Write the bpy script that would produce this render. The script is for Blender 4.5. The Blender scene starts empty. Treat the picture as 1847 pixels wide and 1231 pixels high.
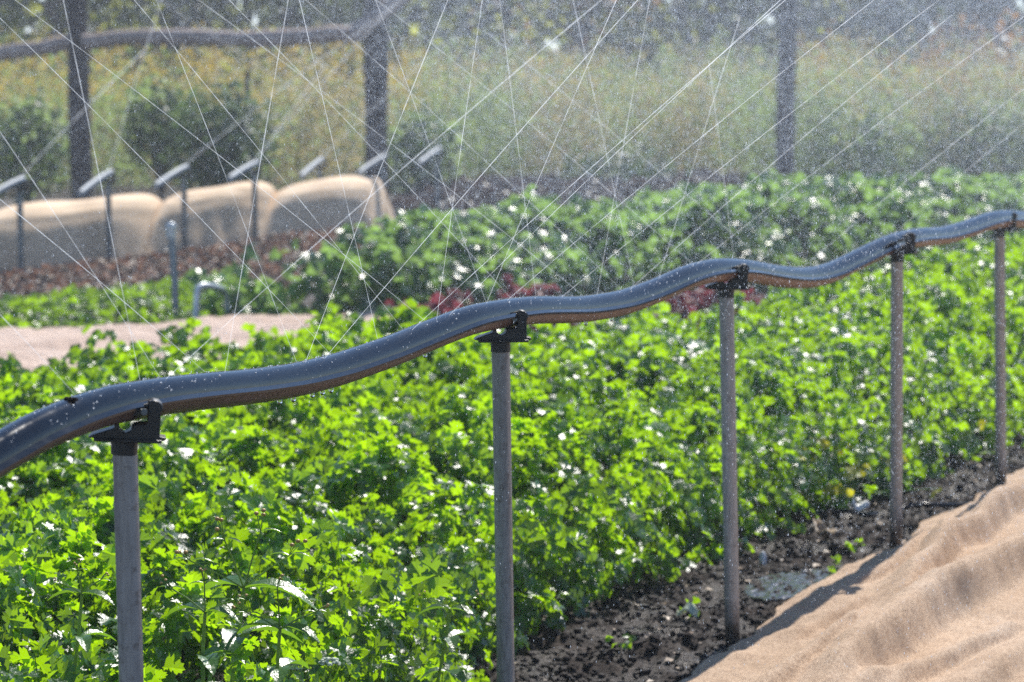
import bpy, bmesh, math, random
import numpy as np
from mathutils import Vector, Matrix, noise as mnoise

R = random.Random(7)
rng = np.random.default_rng(11)
scene = bpy.context.scene
COL = scene.collection
rad = math.radians

# ------------------------------------------------------------------ camera
F = 5131.0
CAM = np.array([0.0, 0.0, 1.389])
PITCH = math.atan(505.5 / F)
FWD = np.array([0, math.cos(PITCH), -math.sin(PITCH)])
UP = np.array([0, math.sin(PITCH), math.cos(PITCH)])
RIGHT = np.array([1.0, 0, 0])


def ray(u, v):
    return RIGHT * (u - 923.5) / F + UP * (615.5 - v) / F + FWD


def at_depth(u, v, d):
    return CAM + ray(u, v) * d


def on_z(u, v, z=0.0):
    r = ray(u, v)
    return CAM + r * ((z - CAM[2]) / r[2])


def on_plane(u, v, p, n):
    r = ray(u, v)
    return CAM + r * (np.dot(p - CAM, n) / np.dot(r, n))


cam = bpy.data.cameras.new('camera')
cam_o = bpy.data.objects.new('camera', cam)
COL.objects.link(cam_o)
cam_o.location = CAM
cam_o.rotation_euler = (math.pi / 2 - PITCH, 0, 0)
cam.sensor_width = 36
cam.lens = F / 1847 * 36
cam.clip_start = 0.05
cam.clip_end = 2000
cam.dof.use_dof = True
cam.dof.focus_distance = 4.85
cam.dof.aperture_fstop = 7.0
scene.camera = cam_o

# ------------------------------------------------------------------ light
SUN_AZ = rad(18)      # to the right of the view direction (+Y), i.e. behind the scene
SUN_EL = rad(47)
world = bpy.data.worlds.new('World')
scene.world = world
world.use_nodes = True
wn = world.node_tree
sky = wn.nodes.new('ShaderNodeTexSky')
sky.sky_type = 'NISHITA'
sky.sun_disc = False
sky.sun_elevation = SUN_EL
sky.sun_rotation = SUN_AZ
sky.dust_density = .05
sky.ozone_density = 3.0
sky.altitude = 2500
wn.links.new(sky.outputs[0], wn.nodes['Background'].inputs[0])
wn.nodes['Background'].inputs[1].default_value = 0.11
sd = bpy.data.lights.new('sun', 'SUN')
sd.energy = 4.6
sd.angle = rad(0.53)
sd.color = (1.0, 0.955, 0.88)
so = bpy.data.objects.new('sun', sd)
COL.objects.link(so)
dirv = Vector((math.sin(SUN_AZ) * math.cos(SUN_EL), math.cos(SUN_AZ) * math.cos(SUN_EL), math.sin(SUN_EL)))
so.rotation_euler = dirv.to_track_quat('Z', 'Y').to_euler()
so.location = (4, 10, 12)
scene.view_settings.view_transform = 'Standard'
scene.view_settings.look = 'None'
scene.view_settings.exposure = 0.8
scene.cycles.use_denoising = False
scene.cycles.max_bounces = 8
scene.cycles.transparent_max_bounces = 12
scene.cycles.sample_clamp_indirect = 3
scene.cycles.sample_clamp_direct = 5
scene.cycles.volume_bounces = 0
scene.cycles.caustics_reflective = False
scene.cycles.caustics_refractive = False


# ------------------------------------------------------------------ materials
class NT:
    def __init__(self, name):
        self.m = bpy.data.materials.new(name)
        self.m.use_nodes = True
        self.t = self.m.node_tree
        self.p = self.t.nodes['Principled BSDF']
        self.out = self.t.nodes['Material Output']

    def n(self, kind, **kw):
        x = self.t.nodes.new(kind)
        for k, v in kw.items():
            setattr(x, k, v)
        return x

    def l(self, a, b):
        self.t.links.new(a, b)

    def ramp(self, fac, stops):
        r = self.n('ShaderNodeValToRGB')
        e = r.color_ramp.elements
        while len(e) > 1:
            e.remove(e[-1])
        e[0].position = stops[0][0]
        e[0].color = (*stops[0][1], 1)
        for pos, c in stops[1:]:
            x = e.new(pos)
            x.color = (*c, 1)
        self.l(fac, r.inputs[0])
        return r.outputs[0]

    def noise(self, scale, detail=4, rough=.55, coord='Object', vec=None, stretch=None):
        nz = self.n('ShaderNodeTexNoise')
        nz.inputs['Scale'].default_value = scale
        nz.inputs['Detail'].default_value = detail
        nz.inputs['Roughness'].default_value = rough
        tc = self.n('ShaderNodeTexCoord')
        src = tc.outputs[coord]
        if stretch:
            mp = self.n('ShaderNodeMapping')
            mp.inputs['Scale'].default_value = stretch
            self.l(src, mp.inputs[0])
            src = mp.outputs[0]
        self.l(src, nz.inputs['Vector'])
        return nz.outputs['Fac']

    def bump(self, h, strength=.5, dist=.01):
        b = self.n('ShaderNodeBump')
        b.inputs['Strength'].default_value = strength
        b.inputs['Distance'].default_value = dist
        self.l(h, b.inputs['Height'])
        self.l(b.outputs[0], self.p.inputs['Normal'])
        return b.outputs[0]

    def set(self, **kw):
        for k, v in kw.items():
            self.p.inputs[k.replace('_', ' ')].default_value = v


def leaf_mat(name, front, trans, rough=.32, tmix=.5, spec=.5, vary=.5, clump=3.0):
    """leaf: per-leaf colour, glossy wet skin, light coming through it"""
    a = NT(name)
    g = a.n('ShaderNodeNewGeometry')
    nz = a.noise(clump, 3)
    add = a.n('ShaderNodeMath', operation='MULTIPLY_ADD')
    a.l(nz, add.inputs[0])
    add.inputs[1].default_value = .8
    mm = a.n('ShaderNodeMath', operation='MULTIPLY_ADD')
    a.l(g.outputs['Random Per Island'], mm.inputs[0])
    mm.inputs[1].default_value = .6
    mm.inputs[2].default_value = -.2
    a.l(mm.outputs[0], add.inputs[2])
    lo = tuple(c * (1 - vary) for c in front)
    hi = tuple(min(1, c * (1 + vary)) for c in front)
    c1 = a.ramp(add.outputs[0], [(.15, lo), (.85, hi)])
    a.l(c1, a.p.inputs['Base Color'])
    a.set(Roughness=rough)
    a.p.inputs['Specular IOR Level'].default_value = spec
    lo = tuple(c * (1 - vary * .7) for c in trans)
    hi = tuple(min(1, c * (1 + vary * .4)) for c in trans)
    c2 = a.ramp(add.outputs[0], [(.1, lo), (.9, hi)])
    tr = a.n('ShaderNodeBsdfTranslucent')
    a.l(c2, tr.inputs['Color'])
    b = a.bump(a.noise(160, 3), .35, .004)
    mx = a.n('ShaderNodeMixShader')
    mx.inputs[0].default_value = tmix
    a.l(a.p.outputs[0], mx.inputs[1])
    a.l(tr.outputs[0], mx.inputs[2])
    a.l(mx.outputs[0], a.out.inputs['Surface'])
    return a.m


M = {}
M['parsley'] = leaf_mat('parsley_leaf', (.024, .082, .024), (.42, .72, .004), .33, .5, .9, .5, 2.5)
M['parsley_stem'] = leaf_mat('parsley_stem', (.10, .20, .03), (.2, .35, .02), .4, .25)
M['midleaf'] = leaf_mat('mid_leaf', (.06, .125, .05), (.35, .58, .12), .3, .42, 1.0, .5, 2)
M['yellow_leaf'] = leaf_mat('yellow_leaf', (.25, .27, .03), (.6, .58, .03), .4, .5, .4, .3)
M['lettuce'] = leaf_mat('lettuce_leaf', (.09, .18, .025), (.3, .5, .03), .35, .45)
M['redbrown'] = leaf_mat('red_seedling_leaf', (.13, .075, .055), (.30, .16, .11), .45, .4, .4, .6, 4)
M['darkbed'] = leaf_mat('dark_purple_leaf', (.035, .028, .03), (.07, .05, .05), .4, .4, .4, .4)
M['redleaf'] = leaf_mat('red_leaf', (.13, .032, .042), (.27, .06, .08), .5, .45, .2, .5)
M['weed_green'] = leaf_mat('weed_green', (.13, .19, .075), (.45, .62, .19), .5, .45, .3, .5, .7)
M['weed_olive'] = leaf_mat('weed_olive', (.25, .21, .09), (.68, .56, .24), .6, .4, .3, .5, .6)
M['weed_yellow'] = leaf_mat('weed_yellow', (.55, .38, .035), (.85, .60, .06), .7, .4, .2, .35, .8)
M['weed_orange'] = leaf_mat('weed_orange', (.40, .18, .05), (.6, .28, .08), .7, .4, .2, .35, .8)
M['tree_leaf'] = leaf_mat('tree_leaf', (.05, .07, .04), (.17, .22, .08), .4, .4, .4, .6, .8)
M['tree_light'] = leaf_mat('tree_leaf_light', (.12, .16, .03), (.55, .60, .07), .4, .5, .4, .5, .8)
M['tree_orange'] = leaf_mat('tree_leaf_orange', (.36, .17, .04), (.65, .33, .06), .4, .5, .4, .4, .8)
M['shrub_leaf'] = leaf_mat('shrub_leaf', (.055, .10, .04), (.15, .25, .07), .45, .35, .4, .5, 2)

a = NT('galvanised_post')
v1 = a.noise(30, 5, stretch=(6, 6, .5))
c = a.ramp(v1, [(.3, (.27, .245, .225)), (.7, (.44, .40, .37))])
tcm = a.n('ShaderNodeTexCoord')
sx = a.n('ShaderNodeSeparateXYZ')
a.l(tcm.outputs['Object'], sx.inputs[0])
ad = a.n('ShaderNodeMath', operation='MULTIPLY_ADD')
a.l(a.noise(30, 5, .7), ad.inputs[0])
ad.inputs[1].default_value = .22
a.l(sx.outputs['Z'], ad.inputs[2])
mud = a.ramp(ad.outputs[0], [(.13, (.09, .075, .065)), (.24, (1, 1, 1))])
mmx = a.n('ShaderNodeMix', data_type='RGBA', blend_type='MULTIPLY')
mmx.inputs['Factor'].default_value = 1
a.l(c, mmx.inputs['A'])
a.l(mud, mmx.inputs['B'])
sp_ = a.ramp(a.noise(55, 5, .75), [(.34, (.55, .5, .47)), (.46, (1, 1, 1))])
mm2 = a.n('ShaderNodeMix', data_type='RGBA', blend_type='MULTIPLY')
mm2.inputs['Factor'].default_value = .9
a.l(mmx.outputs['Result'], mm2.inputs['A'])
a.l(sp_, mm2.inputs['B'])
a.l(mm2.outputs['Result'], a.p.inputs['Base Color'])
a.set(Metallic=.15, Roughness=.42)
a.bump(a.noise(220, 3, stretch=(3, 3, .3)), .15, .002)
M['post'] = a.m

a = NT('pale_pipe')
a.set(Roughness=.25, Metallic=.3)
a.l(a.ramp(a.noise(18, 3), [(.3, (.42, .47, .5)), (.7, (.62, .66, .68))]), a.p.inputs['Base Color'])
M['pale_pipe'] = a.m

a = NT('grey_pipe')
a.set(Roughness=.3, Metallic=.3)
a.l(a.ramp(a.noise(18, 3), [(.3, (.12, .14, .155)), (.7, (.2, .225, .24))]), a.p.inputs['Base Color'])
M['grey_pipe'] = a.m

a = NT('bracket_plastic')
a.l(a.ramp(a.noise(70, 4), [(.35, (.004, .004, .0045)), (.75, (.014, .013, .012))]), a.p.inputs['Base Color'])
a.set(Roughness=.42)
a.bump(a.noise(240, 3), .2, .001)
M['bracket'] = a.m

a = NT('hose_black')
a.l(a.ramp(a.noise(38, 5), [(.3, (.0025, .004, .007)), (.62, (.0045, .007, .012)), (.8, (.012, .014, .018))]), a.p.inputs['Base Color'])
a.p.inputs['Specular IOR Level'].default_value = .2
a.l(a.ramp(a.noise(26, 4), [(.3, (.06, .06, .06)), (.7, (.17, .17, .17))]), a.p.inputs['Roughness'])
a.bump(a.noise(170, 3, .6), .10, .001)
M['hose'] = a.m

a = NT('hose_glint_bar')  # sky glint on the far hose's rises, put into the pale colour
a.l(a.ramp(a.noise(20, 4), [(.3, (.16, .20, .245)), (.7, (.26, .31, .36))]), a.p.inputs['Base Color'])
a.set(Roughness=.56)
M['hose_glint_bar'] = a.m

a = NT('hose_ground_reflection')  # brown ground reflection on the hose's lower half, put into the colour
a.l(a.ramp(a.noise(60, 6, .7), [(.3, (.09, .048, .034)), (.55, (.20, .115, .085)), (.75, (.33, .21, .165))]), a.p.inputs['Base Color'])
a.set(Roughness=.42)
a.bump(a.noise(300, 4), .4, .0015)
M['hose_reflect'] = a.m

a = NT('water')
a.set(Roughness=.05, IOR=1.33)
a.p.inputs['Base Color'].default_value = (.95, .97, 1, 1)
a.p.inputs['Transmission Weight'].default_value = 1
M['water'] = a.m


def spray_mat(name, keep):
    a = NT(name)
    a.set(Roughness=.18)
    a.p.inputs['Base Color'].default_value = (.86, .9, .95, 1)
    tr = a.n('ShaderNodeBsdfTranslucent')
    tr.inputs[0].default_value = (.90, .94, 1, 1)
    mx = a.n('ShaderNodeMixShader')
    mx.inputs[0].default_value = .8
    a.l(a.p.outputs[0], mx.inputs[1])
    a.l(tr.outputs[0], mx.inputs[2])
    if keep >= 1:
        a.l(mx.outputs[0], a.out.inputs['Surface'])
        return a.m
    tp = a.n('ShaderNodeBsdfTransparent')
    m2 = a.n('ShaderNodeMixShader')
    m2.inputs[0].default_value = keep
    a.l(tp.outputs[0], m2.inputs[1])
    a.l(mx.outputs[0], m2.inputs[2])
    a.l(m2.outputs[0], a.out.inputs['Surface'])
    return a.m


M['spray'] = spray_mat('spray_drop', 1)
M['jet'] = spray_mat('jet_water', .5)
jt = M['jet'].node_tree
tc = jt.nodes.new('ShaderNodeTexCoord')
ln = jt.nodes.new('ShaderNodeVectorMath')
ln.operation = 'LENGTH'
jt.links.new(tc.outputs['Object'], ln.inputs[0])
nz = jt.nodes.new('ShaderNodeTexNoise')
nz.inputs['Scale'].default_value = 16
nz.inputs['Detail'].default_value = 5
nz.inputs['Roughness'].default_value = .75
jt.links.new(tc.outputs['Object'], nz.inputs['Vector'])
mr = jt.nodes.new('ShaderNodeMapRange')
mr.inputs['From Min'].default_value = .3
mr.inputs['From Max'].default_value = .72
mr.inputs['To Min'].default_value = .04
mr.inputs['To Max'].default_value = .6
jt.links.new(nz.outputs['Fac'], mr.inputs['Value'])
fd = jt.nodes.new('ShaderNodeMapRange')
fd.inputs['From Max'].default_value = 1.6
fd.inputs['To Min'].default_value = 1
fd.inputs['To Max'].default_value = .5
jt.links.new(ln.outputs['Value'], fd.inputs['Value'])
mu = jt.nodes.new('ShaderNodeMath')
mu.operation = 'MULTIPLY'
jt.links.new(mr.outputs[0], mu.inputs[0])
jt.links.new(fd.outputs[0], mu.inputs[1])
for nd in list(jt.nodes):
    if nd.type == 'MIX_SHADER' and nd.outputs[0].links and nd.outputs[0].links[0].to_node.type == 'OUTPUT_MATERIAL':
        jt.links.new(mu.outputs[0], nd.inputs[0])

a = NT('wet_soil')
nz = a.noise(16, 10, .78)
a.l(a.ramp(nz, [(.3, (.009, .006, .0045)), (.5, (.028, .018, .0135)), (.66, (.065, .044, .034)), (.82, (.12, .092, .075))]), a.p.inputs['Base Color'])
a.l(a.ramp(a.noise(5, 6), [(.35, (.35, .35, .35)), (.6, (.9, .9, .9))]), a.p.inputs['Roughness'])
a.p.inputs['Specular IOR Level'].default_value = .25
a.bump(a.noise(55, 8, .75), .9, .02)
M['soil'] = a.m

a = NT('field_ground')
a.l(a.ramp(a.noise(.8, 8, .7), [(.3, (.014, .010, .009)), (.5, (.036, .024, .020)), (.7, (.055, .040, .030))]), a.p.inputs['Base Color'])
a.set(Roughness=.85)
a.bump(a.noise(20, 8, .7), .8, .03)
M['ground'] = a.m


def burlap(name, c0, c1, c2, weave=True):
    a = NT(name)
    base = a.ramp(a.noise(2.2, 8, .65), [(.28, c0), (.5, c1), (.75, c2)])
    tc = a.n('ShaderNodeTexCoord')
    w1 = a.n('ShaderNodeTexWave', wave_type='BANDS', bands_direction='X')
    w2 = a.n('ShaderNodeTexWave', wave_type='BANDS', bands_direction='Y')
    mp = a.n('ShaderNodeMapping')
    mp.inputs['Rotation'].default_value = (0, 0, rad(-24))
    a.l(tc.outputs['Object'], mp.inputs[0])
    for w in (w1, w2):
        w.inputs['Scale'].default_value = 95
        w.inputs['Distortion'].default_value = 2.5
        w.inputs['Detail'].default_value = 2
        w.inputs['Detail Scale'].default_value = .6
        a.l(mp.outputs[0], w.inputs['Vector'])
    mul = a.n('ShaderNodeMath', operation='ADD')
    a.l(w1.outputs['Fac'], mul.inputs[0])
    a.l(w2.outputs['Fac'], mul.inputs[1])
    th = a.ramp(mul.outputs[0], [(.15, (.55, .52, .5)), (1.0, (1.0, 1.0, 1.0))])
    mm = a.n('ShaderNodeMix', data_type='RGBA', blend_type='MULTIPLY')
    mm.inputs['Factor'].default_value = .75 if weave else .2
    a.l(base, mm.inputs['A'])
    a.l(th, mm.inputs['B'])
    fl = a.ramp(a.noise(95, 5, .8, stretch=(1.6, .7, 1)), [(.36, (.42, .32, .25)), (.56, (1, 1, 1))])
    m3 = a.n('ShaderNodeMix', data_type='RGBA', blend_type='MULTIPLY')
    m3.inputs['Factor'].default_value = .75
    a.l(mm.outputs['Result'], m3.inputs['A'])
    a.l(fl, m3.inputs['B'])
    a.l(m3.outputs['Result'], a.p.inputs['Base Color'])
    a.set(Roughness=.9)
    h = a.n('ShaderNodeMath', operation='MULTIPLY_ADD')
    a.l(a.noise(14, 6, .65), h.inputs[0])
    h.inputs[1].default_value = 5
    a.l(mul.outputs[0], h.inputs[2])
    a.bump(h.outputs[0], .55, .004)
    return a.m


M['burlap'] = burlap('burlap_tan', (.42, .28, .17), (.61, .435, .29), (.73, .56, .41))
M['burlap_pink'] = burlap('burlap_pink', (.52, .38, .30), (.66, .51, .42), (.75, .61, .52), False)
a = NT('crop_cover_cloth')
a.l(a.ramp(a.noise(3, 6), [(.3, (.62, .44, .28)), (.7, (.80, .61, .42))]), a.p.inputs['Base Color'])
a.set(Roughness=.85)
tr = a.n('ShaderNodeBsdfTranslucent')
tr.inputs[0].default_value = (.4, .27, .17, 1)
mx = a.n('ShaderNodeMixShader')
mx.inputs[0].default_value = .12
a.l(a.p.outputs[0], mx.inputs[1])
a.l(tr.outputs[0], mx.inputs[2])
a.l(mx.outputs[0], a.out.inputs['Surface'])
a.bump(a.noise(40, 4), .3, .01)
M['cover'] = a.m

a = NT('log_bark')
a.l(a.ramp(a.noise(9, 7, .7, stretch=(4, 4, .6)), [(.3, (.035, .027, .027)), (.6, (.085, .066, .062)), (.8, (.16, .13, .12))]), a.p.inputs['Base Color'])
a.set(Roughness=.85)
a.bump(a.noise(20, 6, .7, stretch=(4, 4, .5)), .8, .03)
M['bark'] = a.m
a = NT('rail_bark')
a.l(a.ramp(a.noise(9, 7, .7, stretch=(.6, 4, 4)), [(.3, (.22, .16, .13)), (.6, (.42, .32, .27)), (.8, (.6, .49, .42))]), a.p.inputs['Base Color'])
a.set(Roughness=.8)
a.bump(a.noise(20, 6, .7), .6, .03)
M['rail'] = a.m
a = NT('dry_bits')
g = a.n('ShaderNodeNewGeometry')
a.l(a.ramp(g.outputs['Random Per Island'], [(0, (.10, .06, .035)), (.4, (.22, .14, .08)), (.75, (.36, .27, .18)), (1, (.55, .47, .38))]), a.p.inputs['Base Color'])
a.set(Roughness=.6)
M['litter'] = a.m
a = NT('white_scrap')
a.l(a.ramp(a.noise(60, 3), [(.3, (.6, .6, .6)), (.7, (.8, .8, .8))]), a.p.inputs['Base Color'])
a.set(Roughness=.35)
M['white'] = a.m
a = NT('flower_head')
a.l(a.ramp(a.noise(300, 3), [(.3, (.32, .16, .04)), (.7, (.6, .38, .1))]), a.p.inputs['Base Color'])
M['flower'] = a.m
M['weed_leaf'] = leaf_mat('galinsoga_leaf', (.06, .13, .035), (.25, .48, .02), .3, .35, .6, .3, 6)
M['weed_stem'] = leaf_mat('galinsoga_stem', (.22, .34, .08), (.4, .55, .06), .4, .4)
M['umbel'] = leaf_mat('umbel_white', (.62, .68, .56), (.7, .75, .6), .5, .4, .4, .2)


# ------------------------------------------------------------------ mesh helpers
def tag(o, label=None, cat=None, group=None, kind=None):
    if label:
        o['label'] = label
    if cat:
        o['category'] = cat
    if group:
        o['group'] = group
    if kind:
        o['kind'] = kind
    return o


def empty(name, loc, label, cat, group=None):
    o = bpy.data.objects.new(name, None)
    COL.objects.link(o)
    o.location = [float(x) for x in loc]
    return tag(o, label, cat, group)


class MB:
    """collects pieces, then links them as ONE mesh object"""

    def __init__(self):
        self.v, self.f, self.mi = [], [], []
        self.n = 0

    def add(self, v, f, mi=0):
        v = np.asarray(v, float)
        self.v.append(v)
        for q in f:
            self.f.append([i + self.n for i in q])
            self.mi.append(mi)
        self.n += len(v)

    def tube(self, pts, r, k=10, cap=True, mi=0, prof=None):
        pts = np.asarray(pts, float)
        n = len(pts)
        rr = np.full(n, r) if np.isscalar(r) else np.asarray(r, float)
        T = np.gradient(pts, axis=0)
        T /= np.linalg.norm(T, axis=1)[:, None] + 1e-12
        ref = np.array([0, 0, 1.0]) if abs(T[0, 2]) < .9 else np.array([1.0, 0, 0])
        V = []
        U = np.cross(ref, T[0])
        U /= np.linalg.norm(U)
        for i in range(n):
            U = U - T[i] * np.dot(U, T[i])
            U /= np.linalg.norm(U)
            W = np.cross(T[i], U)
            for j in range(k):
                a = 2 * math.pi * j / k
                V.append(pts[i] + rr[i] * (math.cos(a) * U + math.sin(a) * W))
        Fc = []
        for i in range(n - 1):
            for j in range(k):
                j2 = (j + 1) % k
                Fc.append([i * k + j, i * k + j2, (i + 1) * k + j2, (i + 1) * k + j])
        if cap:
            Fc.append(list(range(k))[::-1])
            Fc.append([(n - 1) * k + j for j in range(k)])
        self.add(V, Fc, mi)

    def extrude(self, poly, y0, y1, mi=0):
        n = len(poly)
        V = [(x, y0, z) for x, z in poly] + [(x, y1, z) for x, z in poly]
        Fc = [list(range(n)), list(range(2 * n - 1, n - 1, -1))]
        for i in range(n):
            j = (i + 1) % n
            Fc.append([i, i + n, j + n, j])
        self.add(V, Fc, mi)

    def ball(self, c, r, seg=8, rings=6, scale=(1, 1, 1), mi=0):
        V, Fc = [], []
        for i in range(rings + 1):
            t = math.pi * i / rings
            for j in range(seg):
                p = 2 * math.pi * j / seg
                V.append((c[0] + r * scale[0] * math.sin(t) * math.cos(p), c[1] + r * scale[1] * math.sin(t) * math.sin(p), c[2] + r * scale[2] * math.cos(t)))
        for i in range(rings):
            for j in range(seg):
                j2 = (j + 1) % seg
                Fc.append([i * seg + j, (i + 1) * seg + j, (i + 1) * seg + j2, i * seg + j2])
        self.add(V, Fc, mi)

    def build(self, name, mats, parent=None, smooth=True, origin=None, fix=True):
        me = bpy.data.meshes.new(name)
        V = np.concatenate(self.v)
        if origin is not None:
            V = V - np.asarray(origin, float)
        me.from_pydata(V.tolist(), [], self.f)
        if not isinstance(mats, (list, tuple)):
            mats = [mats]
        for m in mats:
            me.materials.append(m)
        me.polygons.foreach_set('material_index', self.mi)
        if fix:
            bm = bmesh.new()
            bm.from_mesh(me)
            bmesh.ops.recalc_face_normals(bm, faces=bm.faces)
            bm.to_mesh(me)
            bm.free()
        if smooth:
            me.polygons.foreach_set('use_smooth', [True] * len(me.polygons))
            try:
                me.set_sharp_from_angle(angle=rad(42))
            except Exception:
                pass
        me.update()
        o = bpy.data.objects.new(name, me)
        COL.objects.link(o)
        if parent:
            o.parent = parent
        if origin is not None:
            o.location = [float(x) for x in origin]
        return o


def np_mesh(name, V, T, mats, mi=None, parent=None, smooth=False):
    """big triangle mesh from arrays"""
    me = bpy.data.meshes.new(name)
    V = np.ascontiguousarray(V, np.float32)
    T = np.ascontiguousarray(T, np.int32)
    me.vertices.add(len(V))
    me.vertices.foreach_set('co', V.ravel())
    me.loops.add(T.size)
    me.loops.foreach_set('vertex_index', T.ravel())
    me.polygons.add(len(T))
    me.polygons.foreach_set('loop_start', np.arange(len(T), dtype=np.int32) * 3)
    me.polygons.foreach_set('loop_total', np.full(len(T), 3, np.int32))
    if not isinstance(mats, (list, tuple)):
        mats = [mats]
    for m in mats:
        me.materials.append(m)
    if mi is not None:
        me.polygons.foreach_set('material_index', np.ascontiguousarray(mi, np.int32))
    me.polygons.foreach_set('use_smooth', np.full(len(T), smooth, bool))
    me.update(calc_edges=True)
    me.validate()
    o = bpy.data.objects.new(name, me)
    COL.objects.link(o)
    if parent:
        o.parent = parent
    return o


def frames(normal, spin):
    """rotation matrices whose z is the normal, turned by spin"""
    n = normal / np.linalg.norm(normal, axis=1)[:, None]
    ref = np.where(np.abs(n[:, 2:3]) < .95, np.array([[0, 0, 1.0]]), np.array([[1.0, 0, 0]]))
    u = np.cross(ref, n)
    u /= np.linalg.norm(u, axis=1)[:, None]
    w = np.cross(n, u)
    c, s = np.cos(spin)[:, None], np.sin(spin)[:, None]
    x = c * u + s * w
    y = -s * u + c * w
    return np.stack([x, y, n], axis=2)


def scatter(tv, tt, P, Rm, S):
    """instances of a template realised into one array"""
    n, k = len(P), len(tv)
    V = np.einsum('nij,kj->nki', Rm, tv) * S[:, None, None] + P[:, None, :]
    T = tt[None] + (np.arange(n) * k)[:, None, None]
    return V.reshape(-1, 3), T.reshape(-1, 3)


class Big:
    def __init__(self):
        self.V, self.T, self.m, self.n = [], [], [], 0

    def add(self, V, T, mi=0):
        self.V.append(V)
        self.T.append(T + self.n)
        self.m.append(np.full(len(T), mi))
        self.n += len(V)

    def build(self, name, mats, parent=None, smooth=False):
        return np_mesh(name, np.concatenate(self.V), np.concatenate(self.T), mats, np.concatenate(self.m), parent, smooth)


def leaflet(outline, fold=.25, cup=.1, mid=.0):
    """one blade from base (0,0) along +y; fan round the mid-rib, folded"""
    pts = np.array(outline, float)
    n = len(pts)
    ctr = np.array([[0, .45], ])
    P = np.concatenate([ctr, pts])
    z = np.abs(P[:, 0]) * fold - cup * (P[:, 1] - .4) ** 2
    V = np.column_stack([P, z])
    T = np.array([[0, i + 1, (i + 1) % n + 1] for i in range(n)])
    return V, T


def toothed(lobes=3, teeth=2):
    right = [(.06, .10), (.38, .14), (.52, .28), (.41, .33), (.60, .45), (.40, .50), (.24, .48), (.13, .52), (.31, .62), (.40, .74), (.25, .78), (.25, .94), (.11, .90)]
    out = [(0, 0)] + right + [(0, 1.02)] + [(-x, y) for x, y in right[::-1]]
    return out


def simple_leaf():
    right = [(.2, .15), (.42, .4), (.46, .62), (.22, .85)]
    return [(0, 0)] + right + [(0, 1)] + [(-x, y) for x, y in right[::-1]]


def rot2(V, ang, off=(0, 0, 0), s=1, tilt=0):
    c, q = math.cos(ang), math.sin(ang)
    W = V * s
    ct, st = math.cos(tilt), math.sin(tilt)
    y = W[:, 1] * ct - W[:, 2] * st
    z = W[:, 1] * st + W[:, 2] * ct
    x = W[:, 0]
    return np.column_stack([x * c - y * q, x * q + y * c, z]) + np.array(off)


def compound(tmpl, spread=1.1, drop=-.25):
    V0, T0 = tmpl
    V, T, n = [], [], 0
    for ang, off, s in ((0, (0, .25, 0), 1), (spread, (-.05, .16, -.03), .82), (-spread, (.05, .16, -.03), .82)):
        V.append(rot2(V0, ang, off, s, drop))
        T.append(T0 + n)
        n += len(V0)
    return np.concatenate(V), np.concatenate(T)


LEAF_FINE = compound(leaflet(toothed(), .3, .25))
LEAF_MED = compound(leaflet(simple_leaf(), .3, .25))
LEAF_ONE = leaflet(simple_leaf(), .3, .25)
LEAF_QUAD = (np.array([(0, 0, 0), (.4, .5, .1), (0, 1, -.05), (-.4, .5, .1)], float), np.array([[0, 1, 2], [0, 2, 3]]))


def fnoise(x, y, s, seed=0.0):
    return np.array([mnoise.noise(Vector((a * s + seed, b * s - seed, seed))) for a, b in zip(x, y)])


def in_poly(px, py, poly):
    poly = np.asarray(poly)
    inside = np.zeros(len(px), bool)
    j = len(poly) - 1
    for i in range(len(poly)):
        xi, yi, xj, yj = *poly[i], *poly[j]
        cnd = ((yi > py) != (yj > py)) & (px < (xj - xi) * (py - yi) / (yj - yi + 1e-12) + xi)
        inside ^= cnd
        j = i
    return inside


def seg_dist(px, py, line):
    """distance to a polyline"""
    line = np.asarray(line, float)
    best = np.full(len(px), 1e9)
    for a, b in zip(line[:-1], line[1:]):
        d = b - a
        t = np.clip(((px - a[0]) * d[0] + (py - a[1]) * d[1]) / (d @ d), 0, 1)
        best = np.minimum(best, np.hypot(px - a[0] - t * d[0], py - a[1] - t * d[1]))
    return best


def gxy(u, v, z=0.0):
    return on_z(u, v, z)[:2]


# ------------------------------------------------------------------ ground
def grid_sheet(name, xs, ys, zf, mat, smooth=True):
    X, Y = np.meshgrid(xs, ys)
    Z = zf(X.ravel(), Y.ravel())
    V = np.column_stack([X.ravel(), Y.ravel(), Z])
    nx, ny = len(xs), len(ys)
    i = (np.arange(ny - 1)[:, None] * nx + np.arange(nx - 1)[None]).ravel()
    T = np.concatenate([np.column_stack([i, i + 1, i + nx + 1]), np.column_stack([i, i + nx + 1, i + nx])])
    return np_mesh(name, V, T, mat, smooth=smooth)


b = MB()
b.add([(-400, -50, -.06), (400, -50, -.06), (400, 600, -.06), (-400, 600, -.06)], [[0, 1, 2, 3]])
tag(b.build('ground', M['ground'], smooth=False), 'bare brown field ground reaching back under the weeds and trees', 'ground', kind='structure')


def soil_h(x, y):
    z = .020 * fnoise(x, y, 3.1, 1.3) + .018 * fnoise(x, y, 11, 5.2) + .016 * fnoise(x, y, 29, 8.1) - .012
    z = z + .010 * np.abs(fnoise(x, y, 60, 2.1))
    px_, py_ = gxy(1430, 1056)
    k = np.exp(-(((x - px_ - (y - py_) * .3) / .2) ** 2 + ((y - py_) / .32) ** 2) ** 2)
    return z * (1 - .75 * k) - .003 * k


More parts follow.
